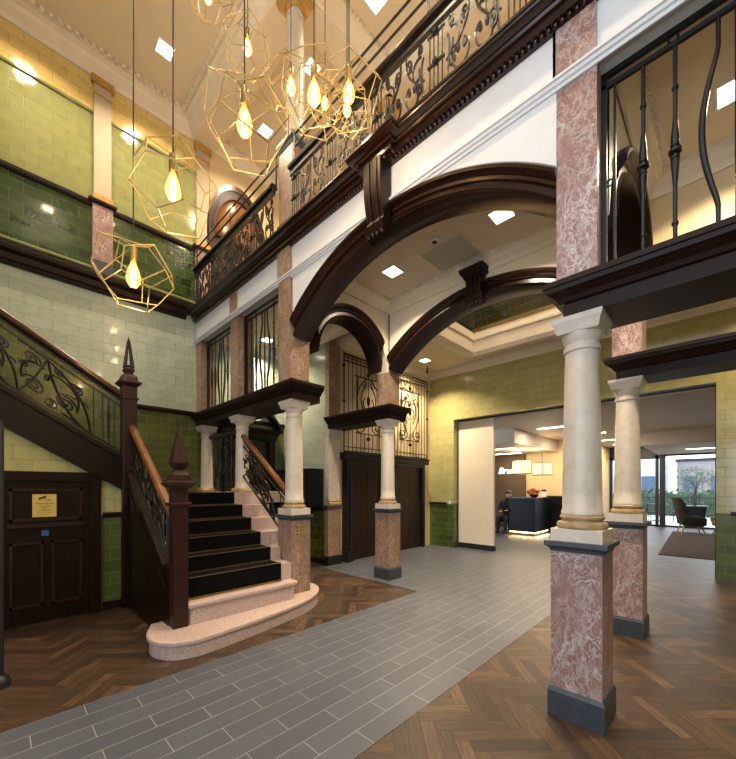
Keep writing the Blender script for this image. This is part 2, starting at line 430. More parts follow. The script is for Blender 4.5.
# hall cornice and ceiling
CORN = [(0, ZH-.26), (.03, ZH-.26), (.05, ZH-.2), (.13, ZH-.13), (.15, ZH-.08), (.21, ZH-.06), (.23, ZH), (0, ZH)]
def dent(mb, path_axis, fixed, a0, a1, out0, out1, z0, z1, w=.035, gap=.035):
    a = a0
    while a < a1-w:
        if path_axis == 'y': mb.box(fixed+out0, fixed+out1, a, a+w, z0, z1)
        else: mb.box(a, a+w, fixed-out0, fixed-out1, z0, z1)
        a += w+gap
t = MB(); runx(t, XL, YF, 2.5, CORN); runy(t, 2.55, XL, XR, CORN)
dent(t, 'y', XL, YF, 2.3, .23, .28, ZH-.05, ZH, .045, .05); dent(t, 'x', 2.55, XL+.25, XR, .23, .28, ZH-.05, ZH, .045, .05)
struct(t, 'trim_5', 'cornice')
# upper ceiling with downstand beams over the arcade lines
c = MB(); c.box(XL-.2, XR+.2, YF-.2, 7.2, ZH, ZH+.15); struct(c, 'ceiling', 'ceil')
c = MB(); c.box(XL, XR, 2.55, 2.90, ZH-.26, ZH); c.box(-4.17, -3.83, 2.9, 7.0, ZH-.26, ZH); c.box(XL, XR, 4.42, 4.74, ZH-.26, ZH)
struct(c, 'ceiling.001', 'ceil')
t = MB()
for x0, x1, y0, y1 in ((XL, -4.17, 2.9, 4.42), (-3.83, XR, 2.9, 4.42), (XL, -4.17, 4.74, 7.0), (-3.83, XR, 4.74, 7.0)):
    t.sweep([(x0, y0), (x0, y1), (x1, y1), (x1, y0)], [(0, ZH-.22), (.03, ZH-.22), (.09, ZH-.12), (.13, ZH-.06), (.16, ZH-.05), (.17, ZH), (0, ZH)], True)
    dent(t, 'y', x0, y0+.2, y1-.2, .16, .19, ZH-.05, ZH); dent(t, 'x', y1, x0+.2, x1-.2, .16, .19, ZH-.05, ZH)
struct(t, 'trim_6', 'cornice')

# other hall walls (behind and beside the camera)
w = MB()
for x0, x1, z0, z1 in ((XL-.2, -2.4, 0, ZH), (-2.4, 2.1, 0, .5), (-2.4, 2.1, 4.2, 4.8), (-2.4, 2.1, 7.2, ZH), (2.1, XR+.2, 0, ZH), (-.3, .0, .5, 7.2)):
    w.box(x0, x1, YF-.25, YF, z0, z1)
struct(w, 'wall_front', 'gallery')
for i, (x0, x1, z0, z1) in enumerate(((-2.4, -.3, .5, 4.2), (.0, 2.1, .5, 4.2), (-2.4, -.3, 4.8, 7.2), (.0, 2.1, 4.8, 7.2))):
    f = MB(); a = .06
    f.box(x0, x1, YF-.18, YF-.1, z0, z0+a); f.box(x0, x1, YF-.18, YF-.1, z1-a, z1)
    f.box(x0, x0+a, YF-.18, YF-.1, z0+a, z1-a); f.box(x1-a, x1, YF-.18, YF-.1, z0+a, z1-a)
    f.box((x0+x1)/2-.02, (x0+x1)/2+.02, YF-.17, YF-.11, z0+a, z1-a)
    struct(f, 'window_%d' % (i+1), 'dark')
bands('wall_right', 'x', XR, .2, YF, 18.6, [(0, 1.1, 'olive_dark_tile'), (1.1, ZC, 'olive_tile'), (ZC, ZH, 'gallery')], -1)

# ------------------------------------------------------------------ low ceiling / gallery slab
VX, VY0, VY1 = -3.77, 4.80, 7.0      # light well
s = MB(); s.box(XL, XR, YA+.02, VY0, ZC, ZG); s.box(XL, VX, VY0, VY1, ZC, ZG); s.box(XL-.2, XR+.2, VY1, YW+.2, ZC, ZG)
struct(s, 'ceiling.002', 'ceil')
t = MB()
def lowc(path, closed=True):
    t.sweep(path, [(0, ZC-.16), (.02, ZC-.16), (.035, ZC-.11), (.085, ZC-.075), (.10, ZC-.05), (.13, ZC-.04), (.14, ZC), (0, ZC)], closed)
for x0, x1, y0, y1 in ((-3.86, -.82, 2.86, 4.44), (XL, -4.14, 2.86, 4.44), (-.54, XR, 2.86, 4.44)):
    lowc([(x0, y0), (x0, y1), (x1, y1), (x1, y0)])
    dent(t, 'y', x0, y0+.15, y1-.15, .13, .155, ZC-.035, ZC, .022, .026); dent(t, 'x', y1, x0+.15, x1-.15, .13, .155, ZC-.035, ZC, .022, .026)
lowc([(-5.5, 4.74), (-5.5, YW), (XR, YW), (XR, 4.74)])
dent(t, 'x', YW, -5.3, XR-.2, .13, .155, ZC-.035, ZC, .022, .026)
struct(t, 'trim_7', 'cornice')
t = MB()   # stepped mouldings round the light well (hangs below the ceiling, rises inside)
t.sweep([(VX, VY0), (VX, VY1), (XR, VY1), (XR, VY0)], [(-.34, ZC), (-.34, ZC-.05), (-.26, ZC-.07), (-.24, ZC-.13), (-.12, ZC-.15), (-.10, ZC-.19), (-.02, ZC-.19), (.02, ZC-.12), (.02, ZC+.1), (.05, ZC+.12), (.05, ZC+.17), (.02, ZC+.19), (.02, ZG+.01), (-.03, ZG+.01), (-.03, ZC-.01)], True)
dent(t, 'x', VY1+.30, VX, XR, .06, .09, ZC-.165, ZC-.13, .022, .026)
struct(t, 'trim_8', 'cornice')
# upstairs walls round the light well
struct(MB().box(VX-1.0, XR, VY1, VY1+.15, ZG+.05, 5.9), 'wall_back', 'olive_brown_tile')
struct(MB().box(XL, XR+.2, VY1+.02, VY1+.2, ZG, ZH), 'wall_back.001', 'gallery')
t = MB(); runy(t, VY1, VX, XR, [(0, ZG), (.03, ZG), (.03, ZG+.07), (0, ZG+.07)]); struct(t, 'trim_9', 'brassd')

wb = thing('well_balustrade', 'dark iron guard upstairs at the edge of the light well', 'balustrade', (VX, 5.9, ZG))
MB().box(VX-.03, VX+.03, VY0, VY1-.03, 5.5, 5.56).build('handrail', 'dark_y', wb)
MB().box(VX-.015, VX+.015, VY0, VY1-.03, ZG+.05, ZG+.09).build('bottom_rail', 'iron', wb)
for i in range(21): MB().box(VX-.01, VX+.01, VY0+.06+.1*i, VY0+.085+.1*i, ZG+.09, 5.5).build('bar', 'iron', wb)

# ------------------------------------------------------------------ arcade: fascia, spandrels, arches
RIN, ROUT, ACZ, HALF = 2.19, 2.36, 1.80, 1.525
def span_wall(mb, along, c, half, rmid, cz, f0, f1, ztop, n=36):
    """wall with an arched underside. along 'x' -> varies in x, thickness f0..f1 in y"""
    prev = None
    for i in range(n+1):
        a = -half+2*half*i/n; z = cz+math.sqrt(max(0, rmid**2-a*a)); cur = (c+a, z)
        if prev:
            (a0, z0), (a1, z1) = prev, cur
            if along == 'x': vs = [(a0, f0, z0), (a1, f0, z1), (a1, f1, z1), (a0, f1, z0), (a0, f0, ztop), (a1, f0, ztop), (a1, f1, ztop), (a0, f1, ztop)]
            else: vs = [(f0, a0, z0), (f0, a1, z1), (f1, a1, z1), (f1, a0, z0), (f0, a0, ztop), (f0, a1, ztop), (f1, a1, ztop), (f1, a0, ztop)]
            mb.add(vs, [(0, 3, 2, 1), (4, 5, 6, 7), (0, 1, 5, 4), (2, 3, 7, 6)])
        prev = cur
def arch(mb, along, c, half, rin, rout, cz, f0, f1, n=40):
    """moulded arch ring; f0 = visible front face, f1 = back"""
    s = 1 if f1 > f0 else -1; d = rout-rin; F = lambda q: f0+s*q
    prof = [(rin, f1), (rin, F(.03)), (rin+d*.12, F(0)), (rin+d*.2, F(.025)), (rin+d*.45, F(.03)), (rin+d*.5, F(.01)), (rin+d*.62, F(.005)),
            (rin+d*.66, F(-.01)), (rin+d*.78, F(-.04)), (rin+d*.9, F(-.045)), (rout, F(-.03)), (rout, F(.07)), (rout-d*.3, f1)]
    m = len(prof); vs, fs = [], []
    for i in range(n+1):
        q = -1+2*i/n
        for r, fr in prof:
            a = q*math.asin(min(1, half/r)); p, z = c+r*math.sin(a), cz+r*math.cos(a)
            vs.append((p, fr, z) if along == 'x' else (fr, p, z))
    for i in range(n):
        for k in range(m): fs.append((i*m+k, i*m+(k+1) % m, (i+1)*m+(k+1) % m, (i+1)*m+k))
    fs += [tuple(range(m)), tuple(n*m+k for k in range(m))]
    mb.add(vs, fs, True)
w = MB(); span_wall(w, 'x', CX, HALF, ROUT-.05, ACZ, YA, YA+.24, 4.5)
for x0, x1 in ((XL, -3.86), (-.82, XR)): w.box(x0, x1, YA, YA+.24, 4.13, 4.5)
struct(w, 'wall_arcade', 'plaster')
w = MB(); span_wall(w, 'x', CX, HALF, ROUT-.05, ACZ, YB, YB+.28, ZC); struct(w, 'wall_arcade.001', 'cornice')
SR0, SR1, SCZ, SCY, SH = .62, .79, 3.31, 3.65, .79
for x in COLS_X:
    w = MB(); span_wall(w, 'y', SCY, SH-.001, SR1-.02, SCZ, x-.13, x+.13, ZC, 24); struct(w, 'wall_arcade.002', 'cornice')
a = MB(); arch(a, 'x', CX, HALF, RIN, ROUT, ACZ, 2.60, 2.88)
tag(a.build('arch', 'dark_g'), 'wide dark wood arch with scrolled keystone under the white balcony front', 'arch')
a = MB(); arch(a, 'x', CX, HALF, RIN, ROUT, ACZ, YB-.03, YB+.31)
tag(a.build('arch', 'dark_g'), 'wide dark wood arch behind the front arch, opening to the light well', 'arch')
for x, s, lb in ((COLS_X[0], 1, 'small dark wood arch springing beside the pink pier above the stair column'), (COLS_X[1], 1, 'small dark wood arch seen edge-on through the large iron grille')):
    a = MB(); arch(a, 'y', SCY, SR0, SR0, SR1, SCZ, x+s*.16, x-s*.16, 28)
    o = a.build('arch', 'dark_y'); tag(o, lb, 'arch')
def console(root, x, yf, z0, z1, w, fl=5, proj=.2):
    """fluted scroll keystone: profile in (y, z) extruded in x as separate flutes"""
    b = MB(); N = 14
    for k in range(fl):
        x0 = x-w/2+w*k/fl+.004; x1 = x-w/2+w*(k+1)/fl-.004
        pts = []
        for i in range(N+1):
            q = i/N; out = .05+proj*(q**1.6)+.035*math.sin(q*PI*1.2)
            if q < .12: out += .03
            pts.append((yf-out-.006*(k % 2), z0+(z1-z0)*q))
        b.prism([(yf+.02, z0)]+pts+[(yf+.02, z1)], 'x', x0, x1)
    b.build('scroll', 'dark', root)
    b = MB(); b.prism([(yf+.02, z0-.06), (yf-.09, z0-.04), (yf-.12, z0+.02), (yf-.1, z0+.04), (yf+.02, z0+.04)], 'x', x-w/2-.01, x+w/2+.01)
    for k in range(4): b.ball((x-w/2+w*(k+.5)/4, yf-.07, z0-.05), .03, 8)
    b.build('scroll_foot', 'dark', root)
k1 = thing('keystone', 'large fluted scroll keystone under the balcony bracket', 'keystone', (CX, 2.5, 3.95))
console(k1, CX-.01, 2.56, 3.90, 4.50, .22, 5, .1)
k2 = thing('keystone', 'small dark scroll keystone on the rear arch crown', 'keystone', (CX, YB-.1, 3.95))
console(k2, CX, YB-.02, 3.93, 4.22, .2, 4, .1)
MB().sweep([(CX-.12, YB), (CX-.12, YB-.16), (CX+.12, YB-.16), (CX+.12, YB)], [(0, 4.2), (0, 4.22), (.03, 4.25), (.05, 4.31), (-.1, 4.31), (-.1, 4.2)]).build('keystone_cap', 'dark', k2)
struct(MB().box(-.59, XR, YB, YB+.28, 3.6, ZC), 'wall_arcade.004', 'gallery')
# white string moulding across the fascia
t = MB(); runy(t, YA, XL, XR, [(0, 4.105), (.012, 4.105), (.016, 4.125), (.028, 4.13), (.032, 4.15), (.045, 4.155), (.045, 4.17), (0, 4.17)]); struct(t, 'trim_10', 'plaster')

# ------------------------------------------------------------------ columns
def shaft_profile(r0, r1, z0, z1):
    out = [(r0*1.06, z0), (r0*1.06, z0+.02)]
    for i in range(9):
        q = i/8; out.append((r0+(r1-r0)*q**1.5, z0+.03+(z1-z0-.1)*q))
    out += [(r1, z1-.065), (r1*1.1, z1-.06), (r1*1.12, z1-.045), (r1*1.1, z1-.03), (r1, z1-.025), (r1, z1)]
    return out
def cap_parts(t, x, y, zt, r1, mat='cream', sq=.14):
    # square abacus over a flared echinus, top at zt
    b = MB(); b.lathe(x, y, [(r1, zt-.16), (r1*1.03, zt-.15), (r1*1.18, zt-.12), (sq*.86, zt-.095)], 28)
    b.lathe(x, y, [(sq*.84, zt-.10), (sq*.9, zt-.085), (sq*.93, zt-.055), (sq*1.02, zt-.035), (sq*1.05, zt-.02), (sq*1.05, zt)], 4)
    b.build('capital', mat, t)
def column(x, y, label, zb=0.0, mat='pink', plinth=True):
    t = thing('column', label, 'column', (x, y, zb))
    if plinth: MB().lathe(x, y, [(.163, 0), (.163, .165), (.158, .175), (.152, .19)], 4).build('plinth', 'slate', t)
    MB().lathe(x, y, [(.147, .18 if plinth else 0), (.147, 1.09)], 4).build('pedestal', mat, t)
    MB().lathe(x, y, [(.147, 1.08), (.152, 1.085), (.155, 1.10), (.172, 1.112), (.18, 1.12), (.18, 1.148)], 4).build('pedestal_cap', 'slate', t)
    MB().lathe(x, y, [(.148, 1.145), (.148, 1.228)], 4).build('base_block', 'cream', t)
    MB().lathe(x, y, [(.14, 1.226), (.148, 1.235), (.15, 1.25), (.143, 1.268), (.122, 1.275), (.119, 1.285), (.129, 1.292), (.131, 1.305), (.122, 1.318), (.11, 1.322)], 32).build('base_ring', 'sand', t)
    MB().lathe(x, y, shaft_profile(.116, .098, 1.32, 2.45), 32).build('shaft', 'cream', t)
    cap_parts(t, x, y, 2.60, .098)
    return t
column(-.68, 2.73, 'cream stone column on a pink marble pedestal, the largest, alone by the grey path edge')
column(-.725, 4.60, 'cream stone column on pink pedestal standing directly behind the largest column')
column(-4.0, 4.57, 'cream stone column on pink pedestal in front of the lift doors', mat='pink2')
c1 = column(-4.0, 2.73, 'cream stone column whose pink pedestal ends the curved granite step', mat='pink2', plinth=False)
MB().box(-3.853, -3.847, 2.64, 2.80, .88, 1.02).build('vent_plate', 'sand', c1)
b = MB()
for i in range(3):
    for j in range(3): b.box(-3.8475, -3.845, 2.655+.05*i, 2.685+.05*i, .895+.042*j, .921+.042*j)
b.build('vent_opening', 'brassd', c1)
def stair_column(x, label, half=False):
    t = thing('column', label, 'column', (x, 2.73, LAND))
    MB().lathe(x, 2.73, [(.125, LAND), (.125, LAND+.04), (.112, LAND+.06), (.1, LAND+.075)], 4).build('base_block', 'sand', t)
    MB().lathe(x, 2.73, shaft_profile(.103, .09, LAND+.07, 2.45), 32).build('shaft', 'cream', t)
    cap_parts(t, x, 2.73, 2.60, .09)
stair_column(-5.42, 'slim cream column at the stair head where the handrail begins')
stair_column(-6.78, 'slim cream column against the tiled side wall at the stair landing')
# flat column on the lift wall
t = thing('pilaster', 'flat cream pilaster on brown marble pedestal beside the lift frame', 'pilaster', (-5.4, 4.6, 0))
MB().box(-5.5, -5.37, 4.42, 4.78, 0, .18).build('plinth', 'black', t)
MB().box(-5.5, -5.385, 4.44, 4.76, .18, 1.09).build('pedestal', 'pink2', t)
MB().box(-5.5, -5.36, 4.41, 4.79, 1.09, 1.15).build('pedestal_cap', 'slate', t)
MB().sweep([(-5.4, 4.45), (-5.4, 4.75)], [(0, 1.15), (.03, 1.15), (.035, 1.19), (.02, 1.21), (.03, 1.23), (.01, 1.27), (0, 1.27)]).build('base_ring', 'sand', t)
MB().box(-5.5, -5.395, 4.46, 4.74, 1.27, 2.46).build('shaft', 'cream', t)
MB().sweep([(-5.4, 4.44), (-5.4, 4.76)], [(0, 2.44), (.01, 2.44), (.04, 2.53), (.05, 2.6), (0, 2.6)]).build('capital', 'cream', t)
MB().box(-5.5, -5.385, 4.46, 4.74, 2.82, 4.26).build('upper_block', 'pink2', t)

# ------------------------------------------------------------------ entablature beams
EPROF = [(-.16, 2.60), (.0, 2.60), (.0, 2.685), (.02, 2.69), (.035, 2.715), (.07, 2.745), (.085, 2.75), (.09, 2.775), (.1, 2.78), (.1, 2.812), (-.16, 2.812)]
def beam(path, label, name='entablature_beam', mat='dark_x'):
    o = MB().sweep(path, EPROF).build(name, mat); tag(o, label, 'beam')
# travel direction keeps the outside to the right: front run goes +x, then returns +y
def front_beam(x0, x1, y, endl, endr, label):
    b = MB(); p = []
    yb = y+.28; yf = y-.13
    P = []
    if endl: P += [(x0, yb)]
    P += [(x0, yf), (x1, yf)]
    if endr: P += [(x1, yb)]
    b.sweep(P, [(-.12, 2.60)]+EPROF[1:-1]+[(-.12, 2.812)])
    b.box(x0+.05*endl, x1-.05*endr, yf+.05, yb, 2.601, 2.811)
    tag(b.build('entablature_beam', 'dark_m'), label, 'beam')
front_beam(-.755, XR, 2.73, True, False, 'dark moulded beam carried by the largest column, below the iron grille')
front_beam(XL, -3.82, 2.73, False, True, 'dark moulded beam over the stair columns, meeting the tiled side wall')
front_beam(-.80, XR, 4.60, True, False, 'dark moulded beam on the column behind the largest column')
front_beam(-5.4, -3.85, 4.57, False, True, 'dark moulded beam joining the lift-front column to the flat pilaster')

# ------------------------------------------------------------------ upper piers (pink marble posts above the beams)
def pier(x0, x1, y0, y1, z1, label, mat='pink', top=True, z0=2.812):
    t = thing('pier', label, 'pier', ((x0+x1)/2, (y0+y1)/2, z0))
    MB().box(x0, x1, y0, y1, z0, z1).build('shaft', mat, t)
    if top: MB().box(x0, x1, y0-.02, y0+.05, 4.171, 4.5).build('frieze_block', mat, t)
pier(-.797, -.565, 2.60, 2.87, 4.13, 'wide pink marble pier above the largest column')
pier(-4.125, -3.865, 2.575, 2.87, 4.13, 'pink marble pier above the stair foot column, where the front arch springs', 'pink2')
pier(-5.55, -5.31, 2.605, 2.87, 4.13, 'pink marble pier between the two small stair grilles', 'pink2')
pier(XL, -6.72, 2.605, 2.87, 4.13, 'pink marble pier against the tiled wall beside the stair grille', 'pink2', False)
pier(-4.125, -3.875, 4.43, 4.72, ZC, 'pink marble pier above the lift-front column, two arches springing from it', 'pink2', False)
pier(-.835, -.585, 4.46, 4.74, ZC, 'pink marble pier above the second large column, rear arch springing from it', 'pink', False)

# ------------------------------------------------------------------ balcony front
BPROF = [(-.1, 4.42), (.03, 4.42), (.03, 4.465), (.065, 4.47), (.07, 4.55), (.095, 4.555), (.10, 4.575), (.088, 4.585), (.095, 4.60), (.135, 4.62), (.15, 4.635), (.14, 4.645), (.15, 4.665), (.165, 4.67), (.165, 4.70), (-.1, 4.70)]
BPROF = [(o, 4.49+(z-4.42)*.607) for o, z in BPROF]
yb = YA
t = MB(); path = [(XL, yb), (CX-.15, yb), (CX-.15, yb-.07), (CX+.13, yb-.07), (CX+.13, yb), (XR, yb)]
t.sweep(path, BPROF)
x = XL+.1
while x < XR-.05:
    yy = yb-.07 if CX-.15 < x < CX+.13 else yb
    t.ball((x, yy-.042, 4.502), .016, 8, (1, 1, 1.1)); x += .042
struct(t, 'trim_11', 'dark_g')
ped = thing('gallery_pedestal', 'pink marble gallery pedestal with cream column above the balcony corner', 'column', (-4.0, 2.75, ZG))
MB().lathe(-4.0, 2.75, [(.17, ZG), (.17, ZG+.17), (.155, ZG+.19)], 4).build('plinth', 'slate', ped)
MB().lathe(-4.0, 2.75, [(.15, ZG+.18), (.15, 5.80)], 4).build('pedestal', 'pink2', ped)
MB().lathe(-4.0, 2.75, [(.15, 5.79), (.158, 5.82), (.16, 5.84), (.18, 5.87), (.18, 5.92)], 4).build('pedestal_cap', 'slate', ped)
MB().lathe(-4.0, 2.75, [(.15, 5.92), (.15, 5.97), (.14, 5.99), (.15, 6.02), (.12, 6.05)], 28).build('base_ring', 'sand', ped)
MB().lathe(-4.0, 2.75, shaft_profile(.118, .104, 6.05, 7.62), 28).build('shaft', 'cream', ped)
cb = MB(); cb.lathe(-4.0, 2.75, [(.104, 7.62), (.12, 7.66), (.15, 7.70)], 28); cb.lathe(-4.0, 2.75, [(.15, 7.69), (.165, 7.73), (.18, 7.79)], 4); cb.build('capital', 'gold', ped)
ped2 = thing('gallery_pedestal', 'second gallery column further back, glimpsed through the balcony ironwork', 'column', (-4.0, 4.58, ZG))
MB().lathe(-4.0, 4.58, [(.15, ZG), (.15, 5.80), (.18, 5.87), (.18, 5.92)], 4).build('pedestal', 'pink2', ped2)
MB().lathe(-4.0, 4.58, shaft_profile(.118, .104, 5.92, 7.62), 28).build('shaft', 'cream', ped2)
MB().lathe(-4.0, 4.58, [(.104, 7.62), (.15, 7.70), (.18, 7.79)], 28).build('capital', 'gold', ped2)
# wall pilasters upstairs on the tiled wall
def wall_pilaster(y0, y1, label):
    t = thing('wall_pilaster', label, 'pilaster', (XL, (y0+y1)/2, 4.77))
    MB().box(XL, XL+.07, y0, y1, 4.77, 4.98).build('plinth', 'slate', t)
    MB().box(XL, XL+.06, y0, y1, 4.98, 5.83).build('pedestal', 'pink', t)
    MB().sweep([(XL, y0-.02), (XL+.06, y0-.02), (XL+.06, y1+.02), (XL, y1+.02)], [(-.03, 5.83), (.0, 5.83), (.03, 5.87), (.03, 5.90), (-.03, 5.90)][::-1]).build('pedestal_cap', 'dark', t)
    MB().box(XL, XL+.065, y0, y1, 5.90, 5.99).build('base_block', 'gold', t)
    MB().box(XL, XL+.045, y0+.02, y1-.02, 5.99, 7.68).build('shaft', 'pilas', t)
    MB().box(XL, XL+.055, y0+.015, y1-.015, 7.52, 7.54).build('necking', 'gold', t)
    MB().box(XL, XL+.08, y0-.015, y1+.015, 7.68, 7.79).build('capital', 'gold', t)
wall_pilaster(1.06, 1.32, 'white and pink wall pilaster standing alone on the green tiled wall')
wall_pilaster(2.58, 2.84, 'white and pink wall pilaster in the corner beside the balcony end')

# ------------------------------------------------------------------ ironwork
def spiral(cx, cz, r0, r1, a0, turns, n=22):
    return [(cx+(r0+(r1-r0)*i/n)*math.cos(a0+turns*2*PI*i/n), cz+(r0+(r1-r0)*i/n)*math.sin(a0+turns*2*PI*i/n)) for i in range(n+1)]
def bez(p0, p1, p2, p3, n=12):
    return [tuple((1-q)**3*a+3*(1-q)**2*q*b+3*(1-q)*q*q*c+q**3*d for a, b, c, d in zip(p0, p1, p2, p3)) for q in (i/n for i in range(n+1))]
def knop_bar(f, s, t0, t1, r=.011, knop=True):
    """returns an MB for an upright bar with collars; f maps (s, t) to a point"""
    b = MB(); b.tube([f(s, t0), f(s, t1)], r, 6)
    if knop:
        tm = t0+(t1-t0)*.5
        b.tube([f(s, tm-.2), f(s, tm-.06), f(s, tm-.03), f(s, tm), f(s, tm+.03), f(s, tm+.06), f(s, tm+.2)], [r, r*2.1, r*1.5, r*1.2, r*1.5, r*2.1, r], 8)
        for q, w in ((tm, 3.1), (tm-.035, 2.2), (tm+.035, 2.2), (t0+.16*(t1-t0), 1.6), (t1-.2*(t1-t0), 1.6)):
            b.tube([f(s, q-.007), f(s, q+.007)], r*w, 8)
    return b
def bow_bar(f, s, t0, t1, amp, r=.011):
    pts = []; H = t1-t0
    for i in range(25):
        q = i/24; k = 0 if q < .18 or q > .86 else math.sin((q-.18)/.68*PI)
        pts.append(f(s+amp*k, t0+H*q))
    rr = [r*(1+.45*max(0, math.sin((i/24-.1)/.8*PI))) for i in range(25)]
    return MB().tube(pts, rr, 8)

def bay_grille(x0, x1, y, label, first):
    t = thing('window_grille', label, 'grille', ((x0+x1)/2, y, 2.812))
    z0, z1 = 2.812, 4.12; f = lambda s, q: (s, y, q)
    fr = MB(); fr.box(x0, x0+.03, y-.012, y+.012, z0, z1); fr.box(x1-.03, x1, y-.012, y+.012, z0, z1)
    fr.box(x0, x1, y-.014, y+.014, z1-.03, z1); fr.box(x0, x1, y-.012, y+.012, z1-.1, z1-.075)
    fr.build('frame', 'iron', t)
    W = x1-x0; m = (x0+x1)/2
    fr = MB().box(x0+.065, x0+.078, y-.008, y+.008, z0, z1-.1); fr.build('side_strip', 'iron', t); fr = MB().box(x1-.078, x1-.065, y-.008, y+.008, z0, z1-.1).build('side_strip', 'iron', t); fr = MB()
    for xx in (x0+.045, x1-.045): MB().tube([(xx+.02*math.cos(a*PI/6), y, 3.42+.02*math.sin(a*PI/6)) for a in range(12)], .006, 6, True).build('ring', 'iron', t)
    for xx in (x0+.37*W*.78, x1-.37*W*.78): MB().tube([(xx+.022*math.cos(a*PI/6), y, z1-.052+.022*math.sin(a*PI/6)) for a in range(12)], .006, 6, True).build('ring', 'iron', t)
    for q in (.175, .295, .705, .825): knop_bar(f, x0+W*q, z0, z1-.1, .0105).build('bar', 'iron', t)
    bow_bar(f, x0+W*.44, z0, z1-.1, -.065).build('bowed_bar', 'iron', t)
    knop_bar(f, m, z0, z1-.1, .011, False).build('bar', 'iron', t)
    bow_bar(f, x0+W*.56, z0, z1-.1, .065).build('bowed_bar', 'iron', t)
bay_grille(-.565, .66, 2.72, 'large iron grille with bowed bars beside the wide pink pier, highest above floor path', 0)
bay_grille(-5.31, -4.125, 2.72, 'iron grille with bowed bars above the stair, nearer the front arch', 1)
bay_grille(-6.72, -5.55, 2.72, 'iron grille with bowed bars above the stair, next to the tiled wall', 2)

def scroll_module(f, s0, s1, t0, t1, flip=False):
    """one lyre of S-scrolls with leaf blobs, as one mesh"""
    b = MB(); W = s1-s0; H = t1-t0
    def L(pts, r=.0105): b.tube([f(s0+W*(1-p[0] if flip else p[0]), t0+H*p[1]) for p in pts], r, 5)
    L(spiral(.22, .86, .10, .02, PI*1.5, 1.4)); L(bez((.22, .76), (.55, .8), (.65, .55), (.45, .42)))
    L(bez((.45, .42), (.2, .25), (.35, .02), (.62, .06))); L(bez((.62, .06), (.95, .12), (.95, .45), (.70, .42)))
    L(spiral(.72, .36, .07, .015, PI*.5, -1.3)); L(bez((.45, .42), (.75, .6), (.95, .75), (.85, .97)))
    L(bez((.15, .02), (.02, .3), (.3, .5), (.1, .7))); L(bez((.05, .35), (.2, .32), (.3, .45), (.28, .6)))
    L(spiral(.3, .3, .16, .03, PI*.2, 1.5)); L(spiral(.75, .75, .14, .03, PI*1.2, -1.4)); b.ball(f(s0+W*.5, t0+H*.36), .024, 8, (.8, .6, 1.8))
    return b
def balcony_section(x0, x1, label, y=2.55, cap=True):
    t = thing('balcony_balustrade', label, 'balustrade', ((x0+x1)/2, y, ZG))
    f = lambda s, q: (s, y, q); zt = 5.36
    MB().prism([(y-.045, 5.37), (y-.05, 5.40), (y-.035, 5.435), (y+.035, 5.435), (y+.05, 5.40), (y+.045, 5.37)], 'x', x0, x1).build('handrail', 'dark_x', t)
    MB().box(x0, x1, y-.02, y+.02, 5.30, 5.37).build('top_rail', 'iron', t)
    MB().box(x0, x1, y-.015, y+.015, ZG+.02, ZG+.05).build('bottom_rail', 'iron', t)
    n = max(1, round((x1-x0)/.62)); W = (x1-x0)/n
    for i in range(n):
        a = x0+i*W
        for q in (.06, .12, .18, .24): knop_bar(f, a+W*q, ZG+.05, 5.30, .007, False).build('bar', 'iron', t)
        for zz in (5.0, 5.25):
            rb = MB(); rb.tube([f(a+W*.03, zz), f(a+W*.27, zz)], .014, 6); rb.ball((a+W*.15, y-.01, zz), .03, 8); rb.build('rosette', 'iron', t)
        scroll_module(f, a+W*.28, a+W*.64, ZG+.05, 5.30).build('scroll', 'ironb', t)
        scroll_module(f, a+W*.64, a+W*1.0, ZG+.05, 5.30, True).build('scroll', 'ironb', t)
balcony_section(XL+.1, -4.19, 'ornate iron balcony balustrade between the tiled wall and the pink gallery pedestal')
balcony_section(-3.81, .2, 'ornate iron balcony balustrade running over the wide front arch')
def safety(x0, x1, label):
    t = thing('safety_rail', label, 'rail', ((x0+x1)/2, 2.6, 5.44))
    for z in (5.70, 5.85): MB().tube([(x0, 2.6, z), (x1, 2.6, z)], .012, 8).build('rod', 'ironb', t)
    n = max(2, round((x1-x0)/1.1)+1)
    for i in range(n):
        x = x0+.03+(x1-x0-.06)*i/(n-1); MB().box(x-.008, x+.008, 2.585, 2.6, 5.43, 5.86).build('post', 'iron', t)
safety(XL+.05, -4.18, 'two dark safety rods above the balcony rail beside the tiled wall')
safety(-3.82, .2, 'two dark safety rods above the balcony rail over the front arch')

